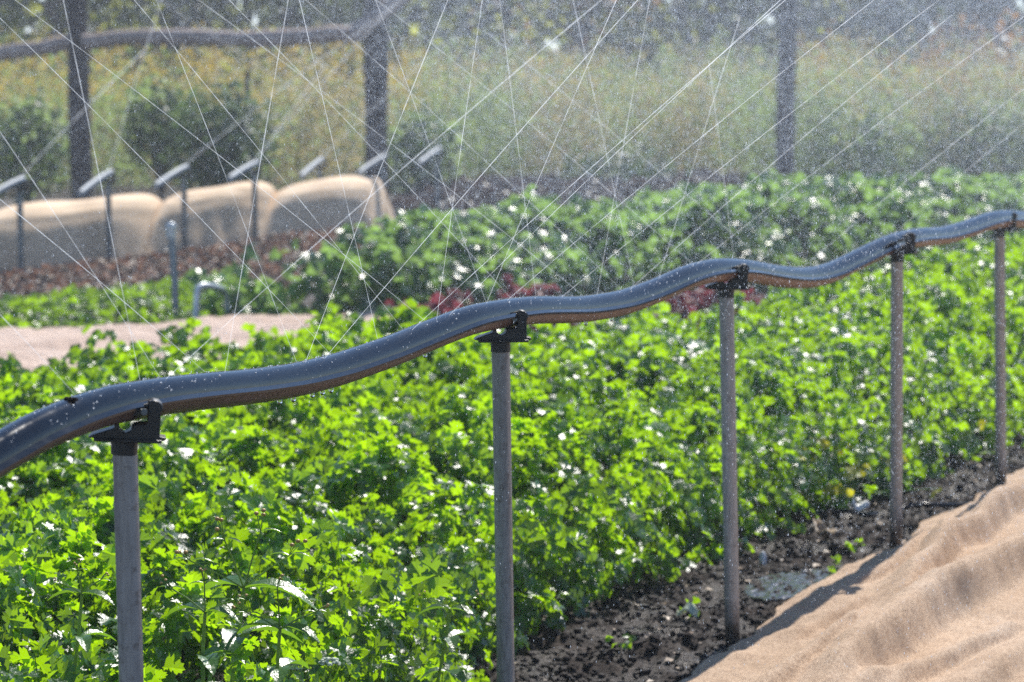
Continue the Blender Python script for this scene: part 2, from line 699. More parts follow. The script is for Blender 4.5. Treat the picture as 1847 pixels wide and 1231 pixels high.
tag(grid_sheet('soil', np.concatenate([np.linspace(-3.4, -.45, 60), np.linspace(-.44, 2.5, 270), np.linspace(2.54, 4.4, 40)]), np.concatenate([np.linspace(3.2, 5.5, 60), np.linspace(5.51, 11.2, 480), np.linspace(11.25, 17, 130)]), soil_h, M['soil']), 'dark wet crumbly soil of the vegetable plot', 'soil', kind='structure')
tag(grid_sheet('path', np.linspace(-9, 9, 90), np.linspace(17, 33, 80), lambda x, y: .03 * fnoise(x, y, 1.1, 3) - .03, M['ground']), 'brown trodden earth between the far beds', 'ground', kind='structure')

# soil clods and litter
def clod_tmpl():
    bm = bmesh.new()
    bmesh.ops.create_icosphere(bm, subdivisions=1, radius=1)
    for v in bm.verts:
        v.co *= .75 + .5 * R.random()
        v.co.z *= .7
    V = np.array([v.co[:] for v in bm.verts])
    T = np.array([[v.index for v in f.verts] for f in bm.faces])
    bm.free()
    return V, T


BED_NEAR = np.array([(-1.1, 3.2), (-.75, 4.0), (-.36, 5.1), (-.16, 6.0), (-.01, 6.8), (.33, 7.5), (.60, 8.1), (.95, 8.75), (1.22, 9.25), (1.59, 9.9), (2.1, 10.9), (3.0, 12.9), (4.4, 16)])
POSTS_PX = [((225, 792), (232, 1900), 4.06), ((903, 614), (917, 1252), 5.49), ((1310, 520), (1327, 1163), 6.74), ((1618, 458), (1612, 978), 7.93), ((1803, 415), (1805, 874), 9.05)]
TOPS = [at_depth(*t, d) for t, b_, d in POSTS_PX]

n = 26000
cy = rng.uniform(5.2, 11.5, n)
ex = np.interp(cy, BED_NEAR[:, 1], BED_NEAR[:, 0])
cx = ex + rng.uniform(-.25, .75, n)
big = Big()
for k in range(3):
    sl = slice(k, n, 3)
    m_ = len(cx[sl])
    s = .0022 + .013 * rng.random(m_) ** 4
    big.add(*scatter(*clod_tmpl(), np.column_stack([cx[sl], cy[sl], soil_h(cx[sl], cy[sl]) + s * .3]), frames(rng.normal(0, .4, (m_, 3)) + [0, 0, 1], rng.uniform(0, 6.3, m_)), s))
tag(big.build('soil_crumbs', M['soil']), 'dark crumbs and clods scattered over the wet soil strip', 'soil', kind='stuff')
n = 420
cy = rng.uniform(5.6, 11.5, n)
cx = np.interp(cy, BED_NEAR[:, 1], BED_NEAR[:, 0]) + rng.uniform(-.05, .6, n)
s = .008 + .022 * rng.random(n) ** 2
big = Big()
big.add(*scatter(LEAF_QUAD[0] * [1, 1, 1], LEAF_QUAD[1], np.column_stack([cx, cy, soil_h(cx, cy) + .008]), frames(rng.normal(0, .25, (n, 3)) + [0, 0, 1], rng.uniform(0, 6.3, n)), s))
tag(big.build('leaf_litter', M['litter']), 'dry brown leaf and twig bits littering the dark soil', 'leaf litter', kind='stuff')

def smooth1(a, k):
    ker = np.hanning(k + 2)[1:-1]
    ker /= ker.sum()
    pad = np.concatenate([a[0] + (a[0] - a[1:k][::-1]), a, a[-1] + (a[-1] - a[-k:-1][::-1])])
    return np.convolve(pad, ker, 'same')[k - 1:-(k - 1)]


# ------------------------------------------------------------------ near burlap sheet
EDGE_PX = [(1130, 1330), (1215, 1262), (1250, 1229), (1270, 1207), (1297, 1192), (1330, 1172), (1370, 1143), (1417, 1106), (1457, 1075), (1517, 1043), (1564, 1014), (1621, 990), (1645, 978), (1668, 950), (1724, 932), (1798, 885), (1847, 855), (1960, 790), (2200, 690)]
EDGE = np.array([gxy(*p) for p in EDGE_PX])
el = np.concatenate([[0], np.cumsum(np.linalg.norm(np.diff(EDGE, axis=0), axis=1))])
FOLDS = [([(1625, 1112), (1665, 1075), (1705, 1032), (1760, 990), (1830, 945), (1900, 910)], .085, .055),
         ([(1480, 1300), (1560, 1235), (1650, 1165), (1750, 1110), (1847, 1052), (1960, 985)], .105, .085),
         ([(1350, 1300), (1420, 1262), (1500, 1215), (1560, 1180)], .04, .05),
         ([(1420, 1180), (1480, 1150), (1560, 1110)], .025, .035),
         ([(1590, 1290), (1680, 1240), (1780, 1200), (1847, 1160)], .04, .045),
         ([(1450, 1370), (1520, 1310), (1600, 1262)], .035, .045),
         ([(1700, 1340), (1800, 1250), (1900, 1180)], .04, .06),
         ([(1540, 1075), (1600, 1048), (1690, 1000), (1750, 958)], .03, .05)]
FOLDW = [(np.array([gxy(*p) for p in L]), h, w) for L, h, w in FOLDS]
ns, nt = 420, 260
ss = np.linspace(0, el[-1], ns)
tt_ = np.concatenate([np.linspace(0, 1.2, 180), np.linspace(1.215, 4.2, nt - 180)])
ecx = np.interp(ss, el, EDGE[:, 0])
ecy = np.interp(ss, el, EDGE[:, 1])
jag = .018 * fnoise(ss, ss * 0, 6, 2.2) + .010 * fnoise(ss, ss * 0, 22, 4.2)
nx_, ny_ = math.cos(rad(24)), -math.sin(rad(24))
X = ecx[:, None] + (tt_[None] + jag[:, None] * np.exp(-tt_ / .1)[None]) * nx_
Y = ecy[:, None] + (tt_[None] + jag[:, None] * np.exp(-tt_ / .1)[None]) * ny_
Tm = np.broadcast_to(tt_[None], X.shape)
x, y, t = X.ravel(), Y.ravel(), Tm.ravel()
z = .014 + .02 * (1 - np.exp(-t / .16)) + .018 * fnoise(x, y, 2.3, 9) + .009 * fnoise(x, y, 7, 3) + .006 * np.abs(fnoise(x * 1.6 + y * .5, y * .7, 9, 6)) + .0025 * fnoise(x * 2.6, y, 24, 6)
def seg_signed(px, py, line):
    """signed distance (right of travel is positive) and position 0..1 along a polyline"""
    best = np.full(len(px), 1e9)
    sgn = np.zeros(len(px))
    par = np.zeros(len(px))
    m = len(line) - 1
    for q, (a, b) in enumerate(zip(line[:-1], line[1:])):
        d = b - a
        t = np.clip(((px - a[0]) * d[0] + (py - a[1]) * d[1]) / (d @ d), 0, 1)
        dist = np.hypot(px - a[0] - t * d[0], py - a[1] - t * d[1])
        c = ((px - a[0]) * d[1] - (py - a[1]) * d[0]) / math.sqrt(d @ d)
        k = dist < best
        best = np.where(k, dist, best)
        sgn = np.where(k, c, sgn)
        par = np.where(k, (q + t) / m, par)
    return best, sgn, par


for L, h, w in FOLDW:
    tq = np.linspace(0, len(L) - 1, 40)
    L = np.column_stack([smooth1(np.interp(tq, range(len(L)), L[:, k]), 9) for k in (0, 1)])
    wx = x + .02 * fnoise(x, y, 3.2, 4.4) + .006 * fnoise(x, y, 12, 1.4)
    wy = y + .03 * fnoise(x, y, 2.7, 8.4)
    d, sg, par = seg_signed(wx, wy, L)
    k = 1 / (1 + np.exp(-sg / .012))
    ww = w * (1.25 * (1 - k) + .40 * k)
    z += h * np.exp(-(d / ww) ** 2) * np.clip(np.sin(math.pi * (par * .86 + .07)) * 1.5, 0, 1) * (1 + .25 * fnoise(x, y, 3, 7.7))
V = np.column_stack([x, y, z])
i = (np.arange(ns - 1)[:, None] * nt + np.arange(nt - 1)[None]).ravel()
T = np.concatenate([np.column_stack([i, i + nt, i + nt + 1]), np.column_stack([i, i + nt + 1, i + 1])])
o = np_mesh('burlap_sheet', V, T, M['burlap'], smooth=True)
sm = o.modifiers.new('thick', 'SOLIDIFY')
sm.thickness = .004
tag(o, 'rumpled tan burlap sheet spread on the soil beside the hose posts', 'burlap')

# pale burlap path between beds
P0 = [(-120, 624), (0, 613), (200, 603), (420, 591), (500, 587), (620, 584), (760, 577)]
P1 = [(-120, 720), (0, 705), (200, 690), (420, 665), (500, 655), (620, 640), (800, 610)]
A0 = np.array([gxy(*p) for p in P0])
A1 = np.array([gxy(*p) for p in P1])
na, nb = 130, 50
u = np.linspace(0, 1, na)
q = np.linspace(0, 1, len(P0))
e0 = np.column_stack([np.interp(u, q, A0[:, 0]), np.interp(u, q, A0[:, 1])])
e1 = np.column_stack([np.interp(u, q, A1[:, 0]), np.interp(u, q, A1[:, 1])])
w = np.linspace(0, 1, nb)
G = e0[:, None] * (1 - w)[None, :, None] + e1[:, None] * w[None, :, None]
x, y = G[..., 0].ravel(), G[..., 1].ravel()
y = y + .05 * fnoise(x, y, 5, 1) * (np.broadcast_to(w[None] < .1, (na, nb)).ravel())
z = .035 + .03 * fnoise(x, y, 2.2, 12) + .035 * np.abs(fnoise(x * .6, y, 5, 2)) + .012 * fnoise(x, y, 14, 3)
i = (np.arange(na - 1)[:, None] * nb + np.arange(nb - 1)[None]).ravel()
T = np.concatenate([np.column_stack([i, i + nb, i + nb + 1]), np.column_stack([i, i + nb + 1, i + 1])])
o = np_mesh('burlap_path', np.column_stack([x, y, z]), T, M['burlap_pink'], smooth=True)
o.modifiers.new('thick', 'SOLIDIFY').thickness = .006
tag(o, 'sunlit pinkish burlap strip covering the path behind the near parsley bed', 'burlap')

# puddle
pc = gxy(1430, 1056)
b = MB()
gr = 70
V, Fc, idm = [], [], {}
for i_ in range(gr):
    for j in range(gr):
        X_, Y_ = (i_ / (gr - 1) - .5) * 2, (j / (gr - 1) - .5) * 2
        rr = math.hypot(X_, Y_)
        lim = .8 + .25 * mnoise.noise(Vector((X_ * 1.6, Y_ * 1.6, 4)))
        zz = .0042 * mnoise.noise(Vector((X_ * 8, Y_ * 8, 1))) + .002 * mnoise.noise(Vector((X_ * 19, Y_ * 19, 3)))
        if rr < lim:
            idm[(i_, j)] = len(V)
            V.append((pc[0] + X_ * .15 + Y_ * .08, pc[1] + Y_ * .28, .002 + zz))
for (i_, j), q in idm.items():
    k4 = [(i_, j), (i_ + 1, j), (i_ + 1, j + 1), (i_, j + 1)]
    if all(k in idm for k in k4):
        Fc.append([idm[k] for k in k4])
b.add(V, Fc)
a = NT('puddle_water')
a.set(Roughness=.18, IOR=1.33)
a.p.inputs['Base Color'].default_value = (.03, .025, .022, 1)
a.p.inputs['Specular IOR Level'].default_value = .8
a.bump(a.noise(90, 3, .6), .3, .004)
M['puddle'] = a.m
tag(b.build('puddle', M['puddle']), 'glinting rippled puddle on the soil beside the third post', 'puddle', kind='structure')

# ------------------------------------------------------------------ hose posts with brackets
BR = [(-.052, .002), (-.046, .0065), (-.03, .012), (-.016, .017), (-.0145, .030), (-.009, .030), (-.0085, .018), (-.006, .0135), (-.001, .0105), (.004, .0115), (.008, .0155), (.0095, .021), (.016, .0233), (.0305, .0238), (.0315, .045), (.0305, .053), (.0325, .0565), (.038, .0585), (.0455, .057), (.051, .0525), (.0525, .046), (.0495, .041), (.0490, .0065), (.058, .0055), (.0585, .002), (.05, -.0012), (.018, -.0012), (-.018, -.0012), (-.034, .0006)]


def make_bracket_mesh():
    b = MB()
    b.extrude(BR, -.016, .020)
    # wider foot plate under the saddle
    b.extrude([(-.044, -.0022), (.052, -.0022), (.052, .0026), (-.044, .0026)], -.026, .027)
    # hook lip reaching over the hose seam
    b.extrude([(.012, .0445), (.032, .0475), (.032, .0535), (.014, .0505)], -.0135, -.004)
    b.extrude([(-.0075, .0315), (.0305, .0385), (.0305, .0465), (-.004, .0405)], -.020, -.0165)
    o = b.build('bracket', M['bracket'], smooth=True)
    bv = o.modifiers.new('soft', 'BEVEL')
    bv.width = .0012
    bv.segments = 2
    bv.limit_method = 'ANGLE'
    bl = MB()
    bl.tube([(.0255, -.026, .0425), (.0255, -.0205, .0425)], .0048, 12)
    bl.tube([(.0255, -.0275, .0425), (.0255, -.026, .0425)], .0026, 6)
    bo = bl.build('bolt', M['grey_pipe'], o)
    cl = MB()
    cl.tube([(0, 0, -.022), (0, 0, -.0022)], .0192, 20)
    co = cl.build('collar', M['bracket'], o)
    return o, bo, co


PLABEL = ['thickest metal post, in sharp focus before the parsley at the left',
          'second metal post back, its bracket hole showing red plants behind',
          'third metal post back, standing beside the glinting puddle',
          'fourth metal post back, its foot beside the black drip line and burlap edge',
          'thinnest and farthest metal post, holding the highest visible crest of the black hose']
br0 = None
for k, ((tp, bp, d), top) in enumerate(zip(POSTS_PX, TOPS)):
    if k == 0:
        base = np.array([top[0] + .012, top[1], -.03])
    else:
        base = on_z(*bp, 0.0)
        # keep the foot under the top: allow a slight lean only
        base = np.array([base[0] * .6 + (top[0] + .01) * .4, top[1] + np.clip(base[1] - top[1], -.12, .12), -.03])
    root = empty('hose_post', (base[0], base[1], 0), PLABEL[k], 'post', 'posts carrying the black hose')
    b = MB()
    pts = [base + (top - base) * t_ for t_ in np.linspace(0, 1, 8)]
    b.tube(pts, .0178, 22)
    o = b.build('pipe', M['post'], root, origin=(base[0], base[1], 0))
    o.location = (0, 0, 0)
    if br0 is None:
        br, bo, co = make_bracket_mesh()
        br0 = (br, bo, co)
    else:
        br = br0[0].copy()
        COL.objects.link(br)
        for ch in br0[1:]:
            c2 = ch.copy()
            COL.objects.link(c2)
            c2.parent = br
    br.parent = root
    br.location = (top[0] - base[0], top[1] - base[1], top[2])
    br.rotation_euler = (0, rad([3, 0, 1, -2, 2][k]), rad([8, 5, 2, 10, 6][k]))

# mud splashed round each post foot
# ------------------------------------------------------------------ near hose
UP_E = [(-160, 868), (-80, 826), (0, 780), (60, 742), (130, 712), (200, 694), (270, 684), (350, 675), (450, 666), (540, 653), (620, 633), (700, 605), (780, 572), (840, 549), (900, 537), (960, 534), (1050, 536), (1120, 526), (1180, 506), (1240, 477), (1290, 465), (1340, 467), (1400, 480), (1450, 486), (1500, 478), (1550, 452), (1600, 424), (1650, 412), (1700, 411), (1750, 396), (1790, 379), (1830, 378), (1870, 388), (1930, 396), (2000, 375)]
LO_E = [(-160, 950), (-80, 905), (0, 857), (60, 826), (130, 795), (200, 768), (300, 748), (380, 738), (450, 731), (520, 721), (600, 702), (700, 668), (780, 635), (850, 607), (960, 585), (1050, 582), (1120, 570), (1180, 548), (1240, 522), (1290, 508), (1350, 508), (1400, 517), (1450, 520), (1490, 512), (1550, 483), (1610, 456), (1660, 444), (1700, 443), (1750, 428), (1800, 410), (1847, 410), (1900, 422), (2000, 402)]
ue, le = np.array(UP_E, float), np.array(LO_E, float)
TX = np.array([t_[0] for t_ in TOPS])
TY = np.array([t_[1] for t_ in TOPS])


uu = np.linspace(-160, 2000, 700)
uc = smooth1(np.interp(uu, ue[:, 0], ue[:, 1]), 21)
lc = smooth1(np.interp(uu, le[:, 0], le[:, 1]), 21)
mid_v = (uc + lc) / 2
# depth along the post line for each picture column
pu = np.array([p[0][0] for p in POSTS_PX], float)
iz = 1 / np.array([p[2] for p in POSTS_PX])
cf = np.polyfit(pu, iz, 2)
hose = np.array([at_depth(u_, v_, 1 / np.polyval(cf, u_)) for u_, v_ in zip(uu, mid_v)])
for k in range(3):
    hose[:, k] = smooth1(hose[:, k], 15)


def sweep(path, prof, mats_of, name, mats, parent=None):
    """profile (side, up) swept along a mostly level path; side = to the right of travel"""
    Tn = np.gradient(path, axis=0)
    Tn /= np.linalg.norm(Tn, axis=1)[:, None]
    S = np.cross(Tn, [0, 0, 1.0])
    S /= np.linalg.norm(S, axis=1)[:, None]
    W = np.cross(S, Tn)
    prof = np.asarray(prof)
    V = path[:, None] + prof[None, :, 0:1] * S[:, None] + prof[None, :, 1:2] * W[:, None]
    k = len(prof)
    b = MB()
    fc, mi = [], []
    for i_ in range(len(path) - 1):
        for j in range(k):
            j2 = (j + 1) % k
            fc.append([i_ * k + j, i_ * k + j2, (i_ + 1) * k + j2, (i_ + 1) * k + j])
            mi.append(mats_of[j])
    fc.append(list(range(k)))
    mi.append(0)
    fc.append([(len(path) - 1) * k + j for j in range(k)][::-1])
    mi.append(0)
    b.v.append(V.reshape(-1, 3))
    b.f, b.mi, b.n = fc, mi, k * len(path)
    return b.build(name, mats, parent)


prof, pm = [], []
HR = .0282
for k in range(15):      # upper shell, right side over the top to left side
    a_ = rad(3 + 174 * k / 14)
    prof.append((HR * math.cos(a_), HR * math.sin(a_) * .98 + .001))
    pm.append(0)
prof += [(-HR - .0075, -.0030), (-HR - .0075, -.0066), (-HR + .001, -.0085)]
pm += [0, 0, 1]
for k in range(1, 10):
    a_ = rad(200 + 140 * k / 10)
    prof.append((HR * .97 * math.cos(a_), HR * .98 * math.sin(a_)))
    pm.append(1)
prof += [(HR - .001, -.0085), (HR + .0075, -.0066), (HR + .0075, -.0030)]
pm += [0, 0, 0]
hose_o = sweep(hose, prof, pm, 'sprinkler_hose', [M['hose'], M['hose_reflect']])
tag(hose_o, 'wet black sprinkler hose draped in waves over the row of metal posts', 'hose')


def drop_mesh(name, p, r, stretch, parent):
    b = MB()
    b.ball((0, 0, 0), r, 8, 6, (1, 1, stretch))
    o = b.build(name, M['water'], parent)
    o.location = p
    return o


for u_, v_ in ((497, 727), (522, 723), (556, 715), (575, 712), (590, 707), (1052, 584), (1097, 573), (1441, 522), (760, 646)):
    i_ = int(np.argmin(abs(uu - u_)))
    p = hose[i_] + np.array([.006, -.006, -HR * .98 - .001])
    drop_mesh('water_drop', p, .0042, 1.35, hose_o)
# beads of water standing on the hose: too many to count
big = Big()
nb_ = 1100
idx = rng.integers(10, len(hose) - 10, nb_)
Tn = np.gradient(hose, axis=0)
Tn /= np.linalg.norm(Tn, axis=1)[:, None]
Sd = np.cross(Tn, [0, 0, 1.0])
Sd /= np.linalg.norm(Sd, axis=1)[:, None]
Wd = np.cross(Sd, Tn)
an = rad(90) + rng.normal(0, .75, nb_)
s = .0004 + .0012 * rng.random(nb_) ** 4
P = hose[idx] + (Sd[idx] * np.cos(an)[:, None] + Wd[idx] * np.sin(an)[:, None]) * (HR + .0002) + [0, 0, .001] + Tn[idx] * rng.uniform(-.003, .003, (nb_, 1))
bm = bmesh.new()
bmesh.ops.create_icosphere(bm, subdivisions=1, radius=1)
ICO = (np.array([v.co[:] for v in bm.verts]), np.array([[v.index for v in f.verts] for f in bm.faces]))
bm.free()
big.add(*scatter(ICO[0], ICO[1], P, frames(np.tile([0, 0, 1.0], (nb_, 1)), an), s))
o = big.build('water_beads', M['spray'], hose_o, smooth=True)
tag(o, kind='stuff')
# a clot of mud and specks on the hose
p = on_plane(122, 728, TOPS[0] + np.array([-.1, 0, 0]), np.array([0, 1.0, 0]))
i_ = int(np.argmin(abs(uu - 122)))
b = MB()
for k in range(7):
    b.ball(hose[i_] + Wd[i_] * (HR * .93) + Sd[i_] * .008 + np.array([R.uniform(-.008, .008), R.uniform(-.008, .008), R.uniform(0, .004)]), R.uniform(.0025, .0048), 6, 5, (1, 1, .8))
b.build('mud_clot', M['soil'], hose_o)

# ------------------------------------------------------------------ parsley bed
FAR_PX = [(-260, 745), (-100, 690), (0, 668), (150, 645), (300, 630), (430, 615), (600, 592), (720, 590), (900, 610), (1000, 606), (1080, 585), (1200, 578), (1280, 572), (1400, 545), (1550, 505), (1700, 468), (1847, 447), (2100, 415)]
BED_FAR = np.array([gxy(*p, .33) for p in FAR_PX])
BED = np.concatenate([BED_NEAR, BED_FAR[::-1], [(-2.6, 6.2), (-2.2, 3.2)]])


def plant_centres(poly, spacing):
    """jittered plant positions inside a bed"""
    poly = np.asarray(poly)
    lo, hi = poly.min(0) - .2, poly.max(0) + .2
    gx, gy = np.meshgrid(np.arange(lo[0], hi[0], spacing), np.arange(lo[1], hi[1], spacing))
    gx = gx.ravel() + rng.uniform(-.42, .42, gx.size) * spacing
    gy = gy.ravel() + rng.uniform(-.42, .42, gy.size) * spacing
    ok = in_poly(gx, gy, poly)
    return np.column_stack([gx[ok], gy[ok]]), rng.uniform(.72, 1.18, ok.sum())


def nearest(px, py, C):
    idx = np.empty(len(px), int)
    for a_ in range(0, len(px), 2000):
        d = (px[a_:a_ + 2000, None] - C[None, :, 0]) ** 2 + (py[a_:a_ + 2000, None] - C[None, :, 1]) ** 2
        idx[a_:a_ + 2000] = d.argmin(1)
    return idx


PC, PH = plant_centres(BED, .165)


def bed_leaves(n, ylo, yhi, tmpl, smin, smax):
    px = rng.uniform(-3, 4.6, n * 4)
    py = rng.uniform(ylo, yhi, n * 4)
    ok = in_poly(px, py, BED) & (np.abs(px) < py * .205 + .25)
    px, py = px[ok][:n], py[ok][:n]
    ix = nearest(px, py, PC)
    dx, dy = px - PC[ix, 0], py - PC[ix, 1]
    r = np.hypot(dx, dy) + 1e-4
    d = seg_dist(px, py, BED_NEAR)
    h = (.36 + .05 * fnoise(px, py, 2.4, 3.1)) * PH[ix] - 4.2 * np.minimum(r, .15) ** 2 + rng.normal(0, .022, len(px))
    h *= 1 - np.exp(-(d + .13) / .075)
    depth = rng.exponential(.042, len(px))
    depth = np.where(d < .3, depth + rng.random(len(px)) * h * .95, depth)
    pz = np.maximum(h - depth, .02)
    nrm = rng.normal(0, .58, (len(px), 3)) + [0, 0, .52]
    nrm[:, 0] += dx / r * .55
    nrm[:, 1] += dy / r * .55
    out = np.exp(-d / .15)[:, None] * np.array([[.75, -.45, 0]])
    nrm += out
    px = px + out[:, 0] * .15 * rng.random(len(px))
    py = py + out[:, 1] * .15 * rng.random(len(px))
    nrm[:, 2] = np.abs(nrm[:, 2]) + .02
    P = np.column_stack([px, py, pz])
    return scatter(*tmpl, P, frames(nrm, rng.uniform(0, 6.28, len(px))), rng.uniform(smin, smax, len(px))), P


big = Big()
g1, Pn = bed_leaves(11000, 3.6, 7.2, LEAF_FINE, .024, .058)
big.add(*g1)
g2, Pm = bed_leaves(9500, 6.9, 9.5, LEAF_FINE, .028, .062)
big.add(*g2)
g3, Pf = bed_leaves(15000, 9.2, 17, LEAF_MED, .03, .06)
big.add(*g3)
# stalks
Pa = np.concatenate([Pn[::3], Pm[::3], Pf[::6]])
ns_ = len(Pa)
base = Pa + np.column_stack([rng.normal(0, .035, (ns_, 2)), np.zeros(ns_)])
dn = seg_dist(Pa[:, 0], Pa[:, 1], BED_NEAR)
base[:, 0] -= .06 * np.exp(-dn / .1)
base[:, 1] += .03 * np.exp(-dn / .1)
base[:, 2] = -.01
tri = np.array([(1, 0), (-.5, .87), (-.5, -.87)]) * .0014
V = np.zeros((ns_, 6, 3))
for k in range(3):
    V[:, k] = base + [tri[k][0], tri[k][1], 0]
    V[:, k + 3] = Pa + [tri[k][0] * .7, tri[k][1] * .7, 0]
ST = np.array([[0, 1, 4], [0, 4, 3], [1, 2, 5], [1, 5, 4], [2, 0, 3], [2, 3, 5]])
big.add(V.reshape(-1, 3), (ST[None] + (np.arange(ns_) * 6)[:, None, None]).reshape(-1, 3), 1)
tag(big.build('parsley_foliage', [M['parsley'], M['parsley_stem']]), 'dense bright green parsley bed lit through from behind under the black hose', 'parsley', kind='stuff')

# yellowed leaves at the bed edge
n = 26
c = np.column_stack([rng.normal(0, .12, n), rng.normal(0, .16, n), rng.uniform(.05, .22, n)]) + np.append(gxy(1510, 905), 0)
yb = np.append(gxy(1510, 905), 0)
yroot = empty('yellowing_parsley', yb, 'yellowing parsley plant at the bed edge between third and fourth posts', 'plant')
for q in c - yb:
    V, T = scatter(*LEAF_MED, q[None], frames(rng.normal(0, .6, (1, 3)) + [0, -.3, .7], rng.uniform(0, 6.3, 1)), rng.uniform(.024, .045, 1))
    np_mesh('leaf', V, T, M['yellow_leaf'], parent=yroot)
st = MB()
for q in (c - yb)[::2]:
    st.tube([(0, 0, -.01), q * [.4, .4, .6], q], .0015, 5)
st.build('stems', M['parsley_stem'], yroot)

# ------------------------------------------------------------------ flowering weed in the parsley
def blade(b, p0, direction, length, width, droop=.4, mi=0, teeth=True):
    d = np.array(direction, float)
    d /= np.linalg.norm(d)
    side = np.cross(d, [0, 0, 1.0])
    side /= np.linalg.norm(side) + 1e-9
    n_ = 9
    V, Fc = [], []
    for i_ in range(n_ + 1):
        t_ = i_ / n_
        c_ = np.array(p0) + d * length * t_ + np.array([0, 0, -droop * length * t_ ** 2])
        w_ = width * math.sin(math.pi * min(1, t_ * .93 + .04)) ** .8 * (1 - .35 * t_)
        if teeth and 0 < i_ < n_:
            w_ *= 1 + (.10 if i_ % 2 else -.06)
        up = np.array([0, 0, w_ * .22])
        V += [c_ - side * w_ / 2 + up, c_, c_ + side * w_ / 2 + up]
        if i_:
            q = 3 * i_
            Fc += [[q - 3, q - 2, q + 1, q], [q - 2, q - 1, q + 2, q + 1]]
    b.add(V, Fc, mi)


def flower_weed(u, v, d, top, scale, label, seed):
    rr = random.Random(seed)
    node = at_depth(u, v, d)
    root = empty('flowering_weed', (node[0] - .02, node[1], 0), label, 'weed', 'flowering weeds among the parsley')
    org = np.array([node[0] - .02, node[1], 0])
    st, lf = MB(), MB()
    org2 = org + [.07 * scale * rr.choice((-1, 1)), .03, 0]
    tq = np.linspace(0, 1, 9)[:, None]
    st.tube(org2 * (1 - tq) ** 2 + 2 * (org * [1, 1, 0] + [0, 0, node[2] * .55]) * tq * (1 - tq) + node * tq ** 2, np.linspace(.004, .003, 9), 7)
    heads = []
    for k in range(top):
        a_ = rad(-70 + 140 * k / max(1, top - 1)) + rr.uniform(-.15, .15)
        dd = np.array([math.sin(a_), rr.uniform(-.5, .3), math.cos(a_) * .9 + .25])
        dd /= np.linalg.norm(dd)
        L = scale * rr.uniform(.07, .11)
        m_ = node + dd * L
        st.tube([node, node + dd * L * .5 + [0, 0, .003], m_], [.0018, .0015, .0013], 6)
        for q in range(rr.choice([2, 3, 3])):
            d2 = dd + np.array([rr.uniform(-.6, .6), rr.uniform(-.4, .4), rr.uniform(.1, .5)])
            d2 /= np.linalg.norm(d2)
            e = m_ + d2 * scale * rr.uniform(.016, .04)
            st.tube([m_, (m_ + e) / 2 + [0, 0, .002], e], .0008, 5)
            heads.append(e)
        for sgn in (-1, 1):
            blade(lf, m_, (sgn * .9, rr.uniform(-.5, .5), .35), scale * rr.uniform(.028, .045), .012 * scale, .4)
    for k in range(6):
        a_ = k * 2.4 + rr.uniform(-.3, .3)
        zz = node + (org - node) * (0 if k < 2 else .18 if k < 4 else .4)
        blade(lf, zz, (math.cos(a_), math.sin(a_) * .8 - .2, .25), scale * rr.uniform(.085, .135), .062 * scale, .5)
    for mb_, nm, mt in ((st, 'stem', M['weed_stem']), (lf, 'leaves', M['weed_leaf'])):
        o = mb_.build(nm, mt, root, origin=org, fix=nm != 'leaves')
        o.location = (0, 0, 0)
    for e in heads:
        hb = MB()
        hb.ball((0, 0, 0), .0042 * scale, 8, 6, (1, 1, .8))
        ho = hb.build('flower_head', M['flower'], root)
        ho.location = e - org
    return root


flower_weed(440, 1062, 5.05, 4, 1.05, 'tall branching weed with tiny yellowish flower heads right of the thickest post', 3)
flower_weed(370, 1105, 4.95, 3, .7, 'small weed with yellowish heads and broad leaves, lower left of the tallest weed', 5)
flower_weed(148, 1072, 5.1, 3, .55, 'small weed with yellowish heads left of the thickest post', 8)
flower_weed(505, 1135, 5.0, 3, .75, 'broad leaved weed with few heads, lower right of the tallest weed', 12)
flower_weed(812, 1100, 5.6, 2, .6, 'little weed with pale flower stalk just left of the second post', 15)


def umbel(u, v, d, r, label, seed):
    rr = random.Random(seed)
    c_ = at_depth(u, v, d)
    root = empty('white_flower', (c_[0], c_[1], 0), label, 'flower', 'white flower clusters low in the parsley')
    st = MB()
    st.tube([(0, 0, 0), (.004, 0, c_[2] * .6), (0, 0, c_[2] - .02)], .0015, 6)
    fl = MB()
    for k in range(34):
        a_, q = rr.uniform(0, 6.28), r * math.sqrt(rr.random())
        e = np.array([q * math.cos(a_), q * math.sin(a_), c_[2] + .4 * (r * r - q * q) / r + rr.uniform(-.003, .003)])
        if k % 3 == 0:
            st.tube([(0, 0, c_[2] - .02), e], .0006, 4)
        fl.ball(e, rr.uniform(.003, .0055), 6, 4, (1, 1, .6))
    st.build('stem', M['weed_stem'], root)
    fl.build('flower_cluster', M['umbel'], root)


umbel(520, 1205, 5.05, .024, 'white flower cluster at the bottom edge below the branching weed', 1)
umbel(595, 1196, 5.1, .018, 'smaller white flower cluster right of the other low white cluster', 2)

# ------------------------------------------------------------------ strip of things on the soil
b = MB()
pts = [on_z(u_, v_, .012) for u_, v_ in ((1500, 922), (1560, 930), (1630, 915), (1690, 913), (1760, 905), (1850, 880), (1960, 850))]
dl = np.array(pts)
tt2 = np.linspace(0, len(dl) - 1, 50)
dl = np.column_stack([np.interp(tt2, range(len(dl)), dl[:, k]) for k in range(3)])
dl[:, 2] += .006 * np.sin(tt2 * 3)
b.tube(dl, .0075, 10)
tag(b.build('drip_line', M['hose'], smooth=True), 'thin black drip line lying on the soil behind the fourth post', 'drip line')


